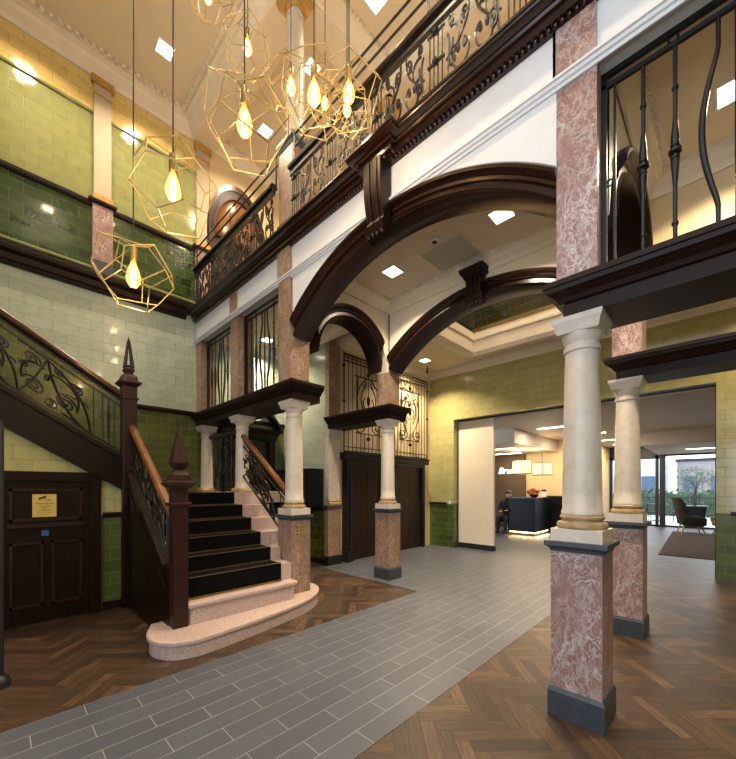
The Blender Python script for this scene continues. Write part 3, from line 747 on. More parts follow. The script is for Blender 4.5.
# lift grille on the lift wall
XW = -5.5
bands('wall_lift', 'x', XW, -.15, 4.64, YW+.1, [(0, ZC, 'gallery')], 1)
bands('wall_stair', 'y', 4.47, .15, XL, -5.43, [(0, 1.05, 'olive_dark_tile'), (1.05, ZC, 'pale_tile')], 1)
t = MB(); runy(t, 4.47, XL, -5.43, DADO(1.08)); runy(t, 4.47, XL, -5.43, [(0, 0), (.02, 0), (.02, .1), (0, .1)]); struct(t, 'trim_12', 'black')
def lift_grille(y0, y1, label):
    X = -5.36; t = thing('lift_grille', label, 'grille', (X, (y0+y1)/2, 2.2)); f = lambda s, q: (X, s, q)
    z0, z1 = 2.19, 4.14
    for w2, za, zb in ((.015, z1-.03, z1), (.012, z1-.15, z1-.13), (.012, z1-.08, z1-.065), (.015, z0, z0+.03), (.012, z0+.1, z0+.115)):
        MB().box(X-w2, X+w2, y0, y1, za, zb).build('rail', 'iron', t)
    n = 12
    for i in range(n+1):
        s = y0+(y1-y0)*i/n; m = abs(s-(y0+y1)/2)
        r = .014 if i in (0, n) else .0085
        if m > .33 or m < .02: MB().tube([f(s, z0), f(s, z1)], r, 5).build('bar', 'iron', t)
        else: MB().tube([f(s, 3.75), f(s, z1)], r, 5).tube([f(s, z0), f(s, 2.6)], r, 5).build('bar', 'iron', t)
    c = (y0+y1)/2; b = MB()
    for sg in (-1, 1):
        P = lambda pts, r=.012: b.tube([f(c+sg*p[0], p[1]) for p in pts], r, 5)
        P(bez((.05, 3.75), (.35, 3.6), (.42, 3.2), (.2, 2.9))); P(bez((.2, 2.9), (.05, 2.75), (.1, 2.62), (.3, 2.62)))
        P(spiral(.27, 2.74, .11, .03, -PI/2, 1.2)); P(bez((.06, 3.6), (.25, 3.5), (.28, 3.2), (.08, 3.0)))
        P(bez((.3, 3.74), (.34, 3.4), (.36, 3.0), (.34, 2.62))); P(spiral(.13, 3.62, .08, .02, PI, -1.2))
        P(bez((.08, 3.35), (.2, 3.3), (.16, 3.12), (.04, 3.1)))
    b.tube([f(c-.38, 3.76), f(c+.38, 3.76)], .016, 6); b.tube([f(c-.38, 2.6), f(c+.38, 2.6)], .012, 6)
    b.ball((X, c, 3.3), .06, 10, (.5, .8, 1.8)); b.ball((X, c, 3.84), .05, 8, (.6, 1.2, 1)); b.ball((X, c, 2.5), .045, 8)
    b.build('lyre_ornament', 'iron', t)
    for z in (3.9, 3.2): MB().ball((X, y0 if y0 < 5 else y1, z), .035, 8).build('bracket', 'iron', t)
lift_grille(4.82, 6.2, 'black iron lift grille with lyre ornament, beside the flat pilaster')
lift_grille(6.24, 7.62, 'black iron lift grille with lyre ornament, next to the tiled back wall')
t = MB(); t.box(XW, -5.33, 4.82, 7.66, 2.05, 2.19); t.sweep([(-5.33, 4.82), (-5.33, 7.66)], [(0, 2.14), (.03, 2.16), (.03, 2.19), (0, 2.19)])
struct(t, 'trim_13', 'black')
def lift(y0, y1, label):
    t = thing('lift_door', label, 'lift door', (-5.42, (y0+y1)/2, 0))
    b = MB(); b.box(XW, -5.38, y0, y0+.1, 0, 2.05); b.box(XW, -5.38, y1-.1, y1, 0, 2.05); b.box(XW, -5.38, y0+.1, y1-.1, 1.97, 2.05); b.build('door_frame', 'black', t)
    m = (y0+y1)/2
    for a0, a1 in ((y0+.1, m-.004), (m+.004, y1-.1)): MB().box(XW+.0, -5.45, a0, a1, .01, 1.97).build('door_leaf', 'bronze', t)
    b = MB(); b.box(XW, -5.34, y0-.06, y0-.02, 0, 2.05); b.box(XW, -5.34, y0-.13, y0-.09, 0, 2.05); b.box(XW, -5.32, y0-.14, y0-.01, 0, .22); b.build('post', 'black', t)
lift(5.02, 6.12, 'dark bronze lift door beside the flat cream pilaster')
lift(6.42, 7.56, 'dark bronze lift door nearest the tiled back wall')
t = thing('lift_call_switch', 'small black lift call panel on the frame between the lift doors', 'switch', (-5.36, 6.2, 1.2))
MB().box(-5.38, -5.345, 6.15, 6.25, 1.05, 1.55).build('plate', 'black', t); MB().box(-5.345, -5.338, 6.18, 6.22, 1.2, 1.4).build('display', 'chrome', t)
MB().box(XW, -5.38, 6.14, 6.27, 0, 2.05).build('wall_lift', 'black')['kind'] = 'structure'

# ------------------------------------------------------------------ tiled back wall with the wide opening
OX0, OX1, OZ = -4.79, -.10, 3.15
def backw(x0, x1, z0, z1, mat):
    o = MB().box(x0, x1, YW, YW+.3, z0, z1).build('wall_back', mat); o['kind'] = 'structure'
backw(XW, OX0-.02, 0, 1.09, 'olive_dark_tile'); backw(XW, OX0-.02, 1.09, ZC, 'olive_tile')
backw(OX1+.02, XR, 0, 1.09, 'olive_dark_tile'); backw(OX1+.02, XR, 1.09, ZC, 'olive_tile')
backw(OX0-.02, OX1+.02, OZ+.02, ZC, 'olive_tile')
t = MB(); runy(t, YW, XW, OX0-.2, DADO(1.09, .06, .03)); runy(t, YW, OX1+.16, XR, DADO(1.09, .06, .03)); struct(t, 'trim_14', 'dark_x')
t = MB(); t.box(OX0-.2, OX0, YW-.015, YW+.3, 0, 1.09); t.box(OX1, OX1+.14, YW-.015, YW+.3, 0, 1.09); struct(t, 'trim_15', 'olive_dark_tile')
t = MB(); t.box(OX0-.2, OX0, YW-.015, YW+.3, 1.09, OZ); t.box(OX1, OX1+.14, YW-.015, YW+.3, 1.09, OZ); t.box(OX0-.2, OX1+.14, YW-.015, YW+.3, OZ, OZ+.12); struct(t, 'trim_16', 'olive_tile')
t = MB(); t.box(OX0, OX1, YW+.2, YW+.3, OZ-.02, OZ); t.box(OX0, OX0+.015, YW+.22, YW+.3, 0, OZ-.02); t.box(OX1-.015, OX1, YW+.22, YW+.3, 0, OZ-.02); struct(t, 'trim_17', 'frame')
t = thing('sliding_panel', 'tall cream sliding panel partly closing the wide opening to reception', 'panel', (-4.3, 8.15, 0))
MB().box(-4.76, -3.85, 8.12, 8.2, .13, 3.11).build('board', 'panelw', t); MB().box(-4.76, -3.84, 8.11, 8.21, .01, .13).build('kick_plate', 'frame', t)
sw = MB().box(OX0-.13, OX0-.08, YW-.03, YW-.015, 1.08, 1.16).build('wall_switch', 'paper'); tag(sw, 'small white switch plate on the tiled jamb beside the cream sliding panel', 'switch')

# ------------------------------------------------------------------ reception room beyond
RX0, RX1 = -7.4, XR
bands('wall_reception', 'y', 13.5, .2, RX0, -5.2, [(0, 2.75, 'rbrown')], 1)
bands('wall_reception', 'y', 13.6, .2, -5.2, -3.4, [(0, 3.1, 'rwall')], 1)
bands('wall_reception', 'x', -3.4, -.1, 13.6, 18.4, [(0, 3.1, 'rwall')], 1)
bands('wall_reception', 'x', RX0, -.2, 8.2, 13.7, [(0, 3.1, 'rbrown')], 1)
c = MB(); c.box(RX0, RX1, 8.2, 18.0, 3.1, 3.25); struct(c, 'ceiling.003', 'rceil')
c = MB(); c.box(RX0, -4.1, 9.9, 13.6, 2.70, 3.1); struct(c, 'ceiling.004', 'rceil')
c = MB(); c.box(-1.8, RX1, 13.4, 17.6, 2.72, 3.1); struct(c, 'ceiling.005', 'rceil')
t = MB(); t.box(RX0, -5.2, 13.45, 13.5, 0, .1); struct(t, 'baseboard_back', 'frame')
t = thing('reception_counter', 'dark navy reception counter with glowing strip along its foot', 'counter', (-4.45, 11.9, 0))
MB().box(-4.86, -4.06, 11.32, 12.5, .13, 1.14).build('body', 'counter', t, bevel=.008)
MB().box(-4.9, -4.03, 11.29, 12.53, 1.14, 1.17).build('worktop', 'frame', t)
b = MB(); b.box(-4.80, -4.12, 11.40, 12.42, .0, .13); b.build('recessed_foot', 'frame', t)
b = MB(); b.box(-4.84, -4.08, 11.33, 11.35, .10, .129); b.box(-4.09, -4.07, 11.35, 12.45, .10, .129); b.build('light_strip', 'strip', t)
t = thing('reception_counter', 'second dark counter section behind the front counter, by the large column', 'counter', (-3.9, 12.95, 0))
MB().box(-4.3, -3.55, 12.7, 13.2, 0, 1.18).build('body', 'counter', t); MB().box(-4.33, -3.52, 12.67, 13.23, 1.18, 1.21).build('worktop', 'frame', t)
t = thing('flower_bowl', 'round bowl of orange brown flowers on the reception counter', 'flowers', (-4.25, 11.75, 1.17))
MB().lathe(-4.25, 11.75, [(.05, 1.17), (.1, 1.2), (.13, 1.26)], 16).build('bowl', 'counter', t)
b = MB()
for i in range(26):
    a = random.random()*2*PI; r = random.random()*.19; b.ball((-4.25+r*math.cos(a), 11.75+r*math.sin(a), 1.30+random.random()*.15-r*.3), .04+.02*random.random(), 8)
b.build('blooms', 'orange', t)
t = thing('card_holder', 'small white card in a stand on the counter beside the flowers', 'card', (-4.12, 12.25, 1.17))
MB().box(-4.2, -4.05, 12.22, 12.27, 1.17, 1.185).build('foot', 'chrome', t); MB().box(-4.2, -4.05, 12.24, 12.25, 1.185, 1.42).build('card', 'paper', t); MB().box(-4.2, -4.05, 12.232, 12.239, 1.36, 1.42).build('card_header', 'frame', t)
def drum(x, y, z0, z1, label):
    t = thing('drum_pendant', label, 'pendant lamp', (x, y, z0), 'drum pendants over the reception counter')
    b = MB(); n = 32; vs, fs = [], []
    b.lathe(x, y, [(.292, z0), (.262, z1)], 32); b.build('lamp_shade', 'shade', t)
    b = MB(); b.tube([(x+.294*math.cos(2*PI*i/32), y+.294*math.sin(2*PI*i/32), z0) for i in range(32)], .012, 6, True); b.tube([(x+.264*math.cos(2*PI*i/32), y+.264*math.sin(2*PI*i/32), z1) for i in range(32)], .01, 6, True)
    for i in range(4): a = i*PI/2+.35; b.tube([(x+.295*math.cos(a), y+.295*math.sin(a), z0), (x+.265*math.cos(a), y+.265*math.sin(a), z1)], .01, 6)
    b.build('shade_frame', 'frame', t)
    MB().tube([(x, y, z1), (x, y, 2.70 if x < -4.1 else 3.1)], .008, 6).build('cord', 'cord', t)
drum(-4.74, 12.0, 1.93, 2.35, 'drum pendant lamp over the counter, nearer the lit sign')
drum(-4.13, 12.1, 1.88, 2.26, 'drum pendant lamp over the counter, farther from the lit sign')
# lit script sign on the brown wall
cu = bpy.data.curves.new('script', 'FONT'); cu.body = 'Brun'; cu.size = .34; cu.shear = .25; cu.extrude = .02; cu.offset = .006
so = bpy.data.objects.new('lit_sign', cu); C.objects.link(so)
dg = bpy.context.evaluated_depsgraph_get(); dg.update()
me = bpy.data.meshes.new_from_object(so.evaluated_get(dg)); bpy.data.objects.remove(so)
me.materials.clear(); me.materials.append(M['signlit'])
def text_obj(body, size, loc, rot, mat, name, parent=None, extrude=.002, align='CENTER', shear=0, bold=0):
    cu = bpy.data.curves.new(name, 'FONT'); cu.body = body; cu.size = size; cu.extrude = extrude; cu.align_x = align; cu.shear = shear; cu.offset = bold
    tmp = bpy.data.objects.new('tmp', cu); C.objects.link(tmp); bpy.context.view_layer.update()
    me = bpy.data.meshes.new_from_object(tmp.evaluated_get(bpy.context.evaluated_depsgraph_get())); bpy.data.objects.remove(tmp)
    me.transform(Matrix.Translation(Vector(loc)-Vector(parent.get('_o', (0, 0, 0)) if parent else (0, 0, 0))) @ rot.to_4x4())
    me.materials.clear(); me.materials.append(M[mat]); ob = bpy.data.objects.new(name, me); C.objects.link(ob)
    if parent: ob.parent = parent
    return ob
RXZ = Matrix.Rotation(PI/2, 3, 'X')
so = text_obj('Brun', .33, (-6.2, 13.47, 2.0), RXZ, 'signlit', 'lit_sign', None, .02, 'LEFT', .3, .003); tag(so, 'glowing white script sign on the brown reception wall', 'sign')
# person seated behind the counter
def skin_body(name, verts, edges, radii, mat, parent=None, sub=2):
    me = bpy.data.meshes.new(name); me.from_pydata(verts, edges, []); ob = bpy.data.objects.new(name, me); C.objects.link(ob)
    m = ob.modifiers.new('skin', 'SKIN'); ob.modifiers.new('sub', 'SUBSURF').levels = sub; ob.modifiers['sub'].render_levels = sub
    if not me.skin_vertices: 
        bpy.context.view_layer.objects.active = ob
    for v, r in zip(me.skin_vertices[0].data, radii): v.radius = (r, r) if isinstance(r, float) else r
    me.skin_vertices[0].data[0].use_root = True
    me.materials.append(M[mat])
    if parent: ob.parent = parent
    return ob
pp = thing('person', 'person in dark clothes seated behind the reception counter, head bowed', 'person', (-5.07, 11.7, 0))
V = [(0, 0, .52), (0, -.02, .75), (.02, -.05, .98), (.04, -.08, 1.07), (.07, -.1, 1.13),
     (-.19, -.04, 1.0), (-.24, -.12, .76), (-.1, -.32, .72), (-.03, -.38, .73),
     (.2, -.08, 1.0), (.27, -.2, .78), (.22, -.4, .76), (.2, -.47, .77),
     (-.1, -.03, .5), (-.12, -.42, .52), (-.12, -.44, .09), (.1, -.03, .5), (.12, -.42, .52), (.12, -.44, .09), (-.12, -.56, .06), (.12, -.56, .06)]
Ed = [(0, 1), (1, 2), (2, 3), (3, 4), (2, 5), (5, 6), (6, 7), (7, 8), (2, 9), (9, 10), (10, 11), (11, 12), (0, 13), (13, 14), (14, 15), (0, 16), (16, 17), (17, 18), (15, 19), (18, 20)]
Rd = [(.17, .13), (.16, .12), (.15, .1), .06, .055, .075, .05, .042, .035, .075, .05, .042, .035, .095, .075, .05, .095, .075, .05, .04, .04]
skin_body('body', V, Ed, Rd, 'cloth', pp)
hd = MB(); cxh, cyh, czh = -4.98, 11.57, 1.255
hd.ball((cxh, cyh, czh), .105, 20, (.85, .98, 1.15)); hd.ball((cxh, cyh-.1, czh-.02), .02, 8, (.8, 1, 1.3)); hd.ball((cxh-.088, cyh, czh-.01), .025, 8, (.5, 1, 1.3)); hd.ball((cxh+.088, cyh, czh-.01), .025, 8, (.5, 1, 1.3)); hd.box(cxh-.03, cxh+.03, cyh-.098, cyh-.09, czh-.065, czh-.058)
hd.build('head', 'skin', pp)
ey = MB(); ey.ball((cxh-.035, cyh-.092, czh+.01), .012, 8); ey.ball((cxh+.035, cyh-.092, czh+.01), .012, 8); ey.build('eyes', 'hair', pp)
hb = MB(); hb.ball((cxh-.005, cyh+.012, czh+.055), .118, 16, (.9, 1.0, .82)); hb.ball((cxh, cyh+.05, czh-.01), .1, 12, (.9, .7, 1.0)); hb.build('hair', 'hair', pp)
for sx, base in ((-1, (-5.10, 11.32, .73)), (1, (-4.87, 11.23, .77))):
    h = MB(); h.ball((base[0], base[1]-.04, base[2]), .045, 10, (.9, 1.1, .45))
    for k in range(4):
        xx = base[0]-.03+.02*k; L = (.06, .072, .068, .052)[k]; h.tube([(xx, base[1]-.07, base[2]), (xx, base[1]-.07-L*.6, base[2]+.004), (xx, base[1]-.07-L, base[2]-.012)], [.009, .008, .006], 6)
    h.tube([(base[0]-sx*.035, base[1]-.03, base[2]), (base[0]-sx*.06, base[1]-.065, base[2]-.005), (base[0]-sx*.062, base[1]-.09, base[2]-.008)], [.011, .009, .007], 6); h.build('hand', 'skin', pp)
oc = thing('office_chair', 'dark office chair with chrome base behind the counter', 'chair', (-5.07, 11.75, 0))
MB().cbox((-5.07, 11.7, .41), (.48, .46, .07)).build('seat', 'cloth', oc, bevel=.02); MB().cbox((-5.07, 11.98, .72), (.44, .05, .5)).build('backrest', 'cloth', oc, bevel=.02)
b = MB(); b.tube([(-5.07, 11.72, .06), (-5.07, 11.72, .38)], .03, 10)
for i in range(5): a = i*2*PI/5; b.tube([(-5.07, 11.72, .1), (-5.07+.28*math.cos(a), 11.72+.28*math.sin(a), .05)], .018, 6)
b.tube([(-5.07, 11.94, .42), (-5.07, 11.98, .6)], .02, 6)
ocb = b.build('base', 'chrome', oc)
for i in range(5): a = i*2*PI/5; MB().ball((-5.07+.28*math.cos(a), 11.72+.28*math.sin(a), .03), .03, 8).build('caster', 'black', ocb)
dk = thing('side_desk', 'low desk end with metal legs beside the seated person', 'desk', (-5.7, 11.0, 0))
MB().box(-6.2, -5.42, 10.85, 11.15, .7, .73).build('top', 'rbrown', dk)
for xx in (-6.17, -5.45): MB().box(xx-.015, xx+.015, 10.88, 10.91, 0, .7).build('leg', 'chrome', dk)

# rug, armchairs
rg = MB(); rg.prism([(-1.06, 10.3), (.75, 10.3), (.75, 16.1), (-1.27, 16.1)], 'z', .0, .012); o = rg.build('area_rug', 'rug'); tag(o, 'dark brown rug under the armchairs in the lounge', 'rug')
def wing_chair(x, y, rz, mat, label):
    t = thing('armchair', label, 'armchair', (x, y, .013)); t.rotation_euler = (0, 0, rz)
    t['_o'] = (0, 0, 0)
    def sw(name, secs, thick):
        b = MB(); vs, fs = [], []; m = len(secs[0])
        for sc in secs:
            for p in sc: vs.append(p)
        for i in range(len(secs)-1):
            for k in range(m-1): fs.append((i*m+k, i*m+k+1, (i+1)*m+k+1, (i+1)*m+k))
        b.add(vs, fs, True); o = b.build(name, mat, t)
        so = o.modifiers.new('thick', 'SOLIDIFY'); so.thickness = thick; so.offset = 0
        sd = o.modifiers.new('sub', 'SUBSURF'); sd.levels = 2; sd.render_levels = 2
        return o
    back = []
    for z, w, d, wing in ((.30, .30, .26, .28), (.55, .33, .32, .30), (.85, .34, .38, .24), (1.08, .33, .42, .17), (1.17, .29, .43, .10)):
        back.append([(-w, d-wing, z), (-w*1.0, d-wing*.4, z), (-w*.8, d-.02, z), (0, d+.02, z), (w*.8, d-.02, z), (w, d-wing*.4, z), (w, d-wing, z)])
    sw('backrest', back, .07)
    for sg in (-1, 1):
        sw('armrest', [[(sg*.33, .3, .25), (sg*.35, .05, .25), (sg*.33, -.3, .25)], [(sg*.35, .3, .45), (sg*.39, .0, .45), (sg*.36, -.32, .45)], [(sg*.36, .3, .66), (sg*.42, .05, .58), (sg*.4, -.34, .55)]], .07)
    MB().cbox((0, -.02, .36), (.62, .62, .16)).build('seat', mat, t, bevel=.05)
    for sx in (-1, 1):
        for sy in (-1, 1): MB().tube([(sx*.22, sy*.2, .29), (sx*.31, sy*.29, 0)], [.026, .014], 8).build('leg', 'oak', t)
    return t
wing_chair(-.78, 15.5, math.radians(105), 'chair', 'charcoal wingback armchair with oak legs on the brown rug')
wing_chair(.12, 15.6, math.radians(-60), 'chair2', 'brown wingback armchair half hidden by the tiled opening jamb')

# glazed front of the lounge and the terrace outside
GY = 17.7
fr = MB()
for x in (-3.35, -2.75, -1.86, -1.66, XR-.05): fr.box(x-.05, x+.05, GY, GY+.1, .0, 2.72)
fr.box(-1.78, -1.62, GY-.02, GY+.12, 0, 2.72); fr.box(-3.4, -1.66, GY, GY+.1, 2.58, 2.72); fr.box(-1.66, XR, GY, GY+.1, 2.66, 2.72); fr.box(-3.4, XR, GY, GY+.1, 0, .06)
fr.box(-3.4, XR, GY, GY+.12, 2.72, 3.1)
struct(fr, 'window_5', 'frame')
gm = MB(); gm.box(-3.4, XR, GY+.045, GY+.055, .06, 2.66); struct(gm, 'window_6', 'glass')
out = MB(); out.box(-16, 14, 18.6, 46, -.2, -.05); struct(out, 'floor.002', 'paving')
pl = thing('planter_tree', 'small olive tree in a dark square planter on the terrace', 'tree', (-.85, 19.4, -.05))
MB().lathe(-.85, 19.4, [(.26, -.05), (.36, .72), (.36, .76)], 4).build('planter', 'frame', pl)
MB().tube([(-.85, 19.4, .7), (-.86, 19.4, 1.1), (-.82, 19.42, 1.5)], [.05, .04, .03], 8).build('trunk', 'bark', pl)
b = MB()
for i in range(420):
    u = Vector((random.gauss(0, 1), random.gauss(0, 1), random.gauss(0, 1))).normalized()*(.62*random.random()**.4)
    p = Vector((-.85, 19.4, 1.85))+Vector((u.x*1.1, u.y, u.z*.75)); d = Vector((random.gauss(0, 1), random.gauss(0, 1), random.gauss(0, 1))).normalized()*.055; e = d.orthogonal().normalized()*.02
    b.add([p-d, p+e, p+d, p-e], [(0, 1, 2, 3)])
for i in range(9):
    a = i*2*PI/9; b.tube([(-.82, 19.42, 1.45), (-.85+.3*math.cos(a), 19.4+.3*math.sin(a), 1.75+.15*(i % 3)), (-.85+.5*math.cos(a), 19.4+.5*math.sin(a), 1.9+.15*(i % 3))], [.015, .01, .005], 5)
b.build('crown', 'leaf', pl)
def bistro(x, y, label):
    t = thing('terrace_table', label, 'table', (x, y, -.05), 'dark tables on the terrace'); t['_o'] = (x, y, -.05)
    MB().lathe(x, y, [(.38, .68), (.4, .7), (.4, .73)], 24).build('tabletop', 'frame', t); MB().tube([(x, y, -.04), (x, y, .69)], .03, 8).build('stem', 'frame', t); MB().lathe(x, y, [(.25, -.05), (.22, -.02), (.04, .0)], 20).build('base', 'frame', t)
    return t
def tchair(x, y, rz, label):
    t = thing('terrace_chair', label, 'chair', (0, 0, 0), 'dark chairs on the terrace'); t['_o'] = (0, 0, 0)
    MB().box(-.2, .2, -.2, .2, .43, .46).build('seat', 'frame', t); b = MB()
    for k in range(5): b.tube([(-.16+.08*k, .2, .46), (-.16+.08*k, .24, .86)], .009, 6)
    b.tube([(-.2, .24, .86), (.2, .24, .86)], .014, 6); b.build('backrest', 'frame', t)
    for sx in (-1, 1):
        for sy in (-1, 1): MB().tube([(sx*.18, sy*.18, .43), (sx*.2, sy*.2, -.0)], .012, 6).build('leg', 'frame', t)
    t.location = (x, y, -.05); t.rotation_euler = (0, 0, rz); return t
bt = bistro(-3.1, 19.6, 'round dark terrace table just outside the glass door')
bt2 = copy_tree(bt, (-2.2, 21.2, -.05), 'round dark terrace table behind the glass door, farther out')
bt3 = copy_tree(bt, (-4.4, 21.6, -.05), 'round dark terrace table glimpsed between the two large columns')
tc = tchair(-2.6, 19.5, -PI/2, 'dark slatted terrace chair just outside the glass door')
for x, y, r, lb in ((-2.95, 21.3, PI/2, 'dark terrace chair on the near side of the farther table'), (-1.45, 21.1, -PI/2, 'dark terrace chair beside the olive tree planter'), (-3.5, 19.9, PI/2, 'dark terrace chair beside the table at the glass'), (-4.9, 22.4, -2, 'dark terrace chair glimpsed between the two large columns'), (-2.2, 20.3, 3.1, 'dark terrace chair turned away behind the glass door')):
    copy_tree(tc, (x, y, -.05), lb, r)
fc = thing('terrace_fence', 'dark railing fence along the far side of the terrace', 'fence', (-2, 24, -.05))
MB().box(-9, 6, 23.98, 24.03, .95, 1.0).build('rail', 'frame', fc); MB().box(-9, 6, 23.98, 24.03, .1, .15).build('rail', 'frame', fc)
for i in range(12): x = -8.4+i*1.2; MB().box(x, x+.06, 23.97, 24.04, -.05, 1.05).build('post', 'frame', fc)
b = MB()
for i in range(150): x = -9+i*.1; b.box(x, x+.02, 24.0, 24.01, .15, .95)
b.build('balusters', 'frame', fc)
b = MB()
for i in range(1500):
    p = Vector((-9+random.random()*15, 25.2+random.random()*.8, .1+random.random()*1.25)); d = Vector((random.gauss(0, 1), random.gauss(0, 1), random.gauss(0, 1))).normalized()*.14; e = d.orthogonal().normalized()*.09
    b.add([p-d, p+e, p+d, p-e], [(0, 1, 2, 3)])
b.box(-9, 6, 25.4, 25.9, -.05, 1.15)
o = b.build('hedge', 'hedge'); tag(o, 'clipped grey green hedge beyond the terrace railing', 'hedge')
def bldg(x0, x1, y, h, mat, label):
    t = thing('building', label, 'building', ((x0+x1)/2, y, 0))
    MB().box(x0, x1, y, y+3, -.05, h).build('wall', mat, t)
    n = int((x1-x0)/1.5)
    for r in range(int(h/2.6)):
        for i in range(n):
            xx = x0+(i+.5)*(x1-x0)/n; MB().box(xx-.4, xx+.4, y-.05, y+.02, .9+r*2.6, 2.3+r*2.6).build('window', 'winp', t)
    MB().box(x0-.1, x1+.1, y-.1, y+3.1, h, h+.2).build('roof', 'frame', t)
bldg(-12, -3.2, 34, 4.4, 'facade', 'pale blue grey building across the terrace, farther from the armchairs')
bldg(-2.6, 3.5, 36, 3.4, 'facade2', 'low brick building beyond the hedge behind the olive tree')

# ------------------------------------------------------------------ staircase, first flight
st = thing('staircase', 'pink granite staircase with two curved bottom steps and dark panelled side', 'staircase', (-4.3, 1.9, 0))
def bull_outline(xf, xb, y0, y1, r, n=10, right_r=None):
    """plan of a step with rounded front corners: front at x = xf (larger), back at xb"""
    pts = [(xb, y0)]; rr = right_r or r
    for i in range(n+1):
        a = PI*1.5+PI/2*i/n; pts.append((xf-r+r*math.cos(a), y0+r+r*math.sin(a)))
    for i in range(n+1):
        a = PI/2*i/n; pts.append((xf-rr+rr*math.cos(a), y1-rr+rr*math.sin(a)))
    pts.append((xb, y1)); return pts
def curved_step(i, y0, y1, r, rr, name):
    z0 = 0 if i == 0 else STEPZ[i-1]; z1 = STEPZ[i]; xf = STEPX[i]
    xb = -4.1
    MB().prism(bull_outline(xf-.02, xb, y0+.02, y1-.02, r, right_r=rr), 'z', z0, z1-.045).build('riser', 'granite', st)
    MB().prism(bull_outline(xf+.012, xb, y0-.005, y1+.005, r+.02, right_r=rr), 'z', z1-.045, z1).build('tread', 'granite', st, bevel=.012)
def smooth_pts(P, n=5):
    out = []
    for i in range(1, len(P)-2):
        a, b_, c_, d_ = (Vector(P[i+k]) for k in (-1, 0, 1, 2))
        for q in range(n):
            u = q/n; out.append(tuple(.5*((2*b_)+(c_-a)*u+(2*a-5*b_+4*c_-d_)*u*u+(3*b_-a-3*c_+d_)*u**3)))
    out.append(P[-2]); return out
BOW = smooth_pts([(-4.2, 1.10), (-4.02, 1.10), (-3.80, 1.005), (-3.60, .985), (-3.43, 1.07), (-3.35, 1.22), (-3.345, 1.42), (-3.42, 1.92), (-3.53, 2.45), (-3.63, 2.72), (-3.78, 2.93), (-3.95, 3.06), (-4.15, 3.10), (-4.4, 3.10)])
def grow(P, k): c0 = Vector((-3.9, 2.0)); return [tuple(Vector(p)+(Vector(p)-c0).normalized()*k) for p in P]
MB().prism(BOW, 'z', 0, .118).build('riser', 'granite', st); MB().prism(grow(BOW, .022), 'z', .118, .16).build('tread', 'granite', st, bevel=.01)
curved_step(1, 1.30, 2.57, .05, .05, 'b')
for i in range(2, 8):
    xb = -6.9 if i == 7 else STEPX[i+1]-.05
    MB().box(xb, STEPX[i], SY0+.04, SY1+.01, STEPZ[i-1]-.02 if i > 2 else STEPZ[1], STEPZ[i]).build('tread', 'granite', st)
MB().box(XL, -5.1, SY0+.06, 2.86, LAND-.2, LAND-.001).box(XL, -6.1, 2.86, 4.45, LAND-.2, LAND-.001).build('landing', 'granite', st)
# closing wall under the stair, arcade side
b = MB(); b.prism([(-4.16, 0), (-4.16, STEPZ[3])] + [q for i in range(4, 8) for q in ((STEPX[i], STEPZ[i-1]), (STEPX[i], STEPZ[i]))] + [(-6.9, LAND), (-6.9, 0)], 'y', 2.575, 2.84); b.build('side_wall', 'granite', st)
# panelled string on the camera side
def slopeX(x): return .575+(STEPX[2]-x)*(LAND-.575)/(STEPX[2]-STEPX[7])     # nosing line height at x
ys = 1.20
b = MB(); b.prism([(-3.85, .0), (-3.85, slopeX(-3.85)+.10), (-5.36, slopeX(-5.36)+.10), (-5.36, 0)], 'y', ys-.02, ys+.05); b.build('string_panel', 'dark', st)
b = MB()
def slab(xa, za, xb, zb, w, y0, y1): b.prism([(xa, za), (xa, za+w), (xb, zb+w), (xb, zb)], 'y', y0, y1)
slab(-3.9, slopeX(-3.9)+.06, -5.36, slopeX(-5.36)+.06, .06, ys-.05, ys+.05)
slab(-3.9, slopeX(-3.9)-.14, -5.36, slopeX(-5.36)-.14, .035, ys-.035, ys-.02)
slab(-4.02, .30, -5.3, .30, .03, ys-.035, ys-.02); b.box(-5.3, -5.27, ys-.035, ys-.02, .3, slopeX(-5.3)-.12)
b.build('string_moulding', 'dark', st)

# carpet runner with brass rods
cp = thing('stair_runner', 'charcoal carpet runner laid over the upper steps with brass nosings', 'carpet', (-4.5, 1.85, .375))
b = MB(); c0, c1 = SY0+.1, 2.42; th = .012
for i in range(2, 8):
    zt = STEPZ[i]; zb = STEPZ[i-1]; xf = STEPX[i]; xn = STEPX[i+1] if i < 7 else XL+.1
    b.box(xf, xf+th, c0, c1, zb+.012, zt+th); b.box(xn+th, xf, c0, c1, zt, zt+th)
rn = b.build('runner', 'carpet', cp)
for i in range(2, 8): MB().box(STEPX[i]-.004, STEPX[i]+th+.006, c0, c1, STEPZ[i]+th, STEPZ[i]+th+.006).build('nosing', 'brassd', rn)
for i in range(2, 8): MB().box(STEPX[i]+th, STEPX[i]+th+.01, c0, c1, STEPZ[i-1]+(.012 if i > 2 else 0), STEPZ[i-1]+.022).build('stair_rod', 'brassd', rn)

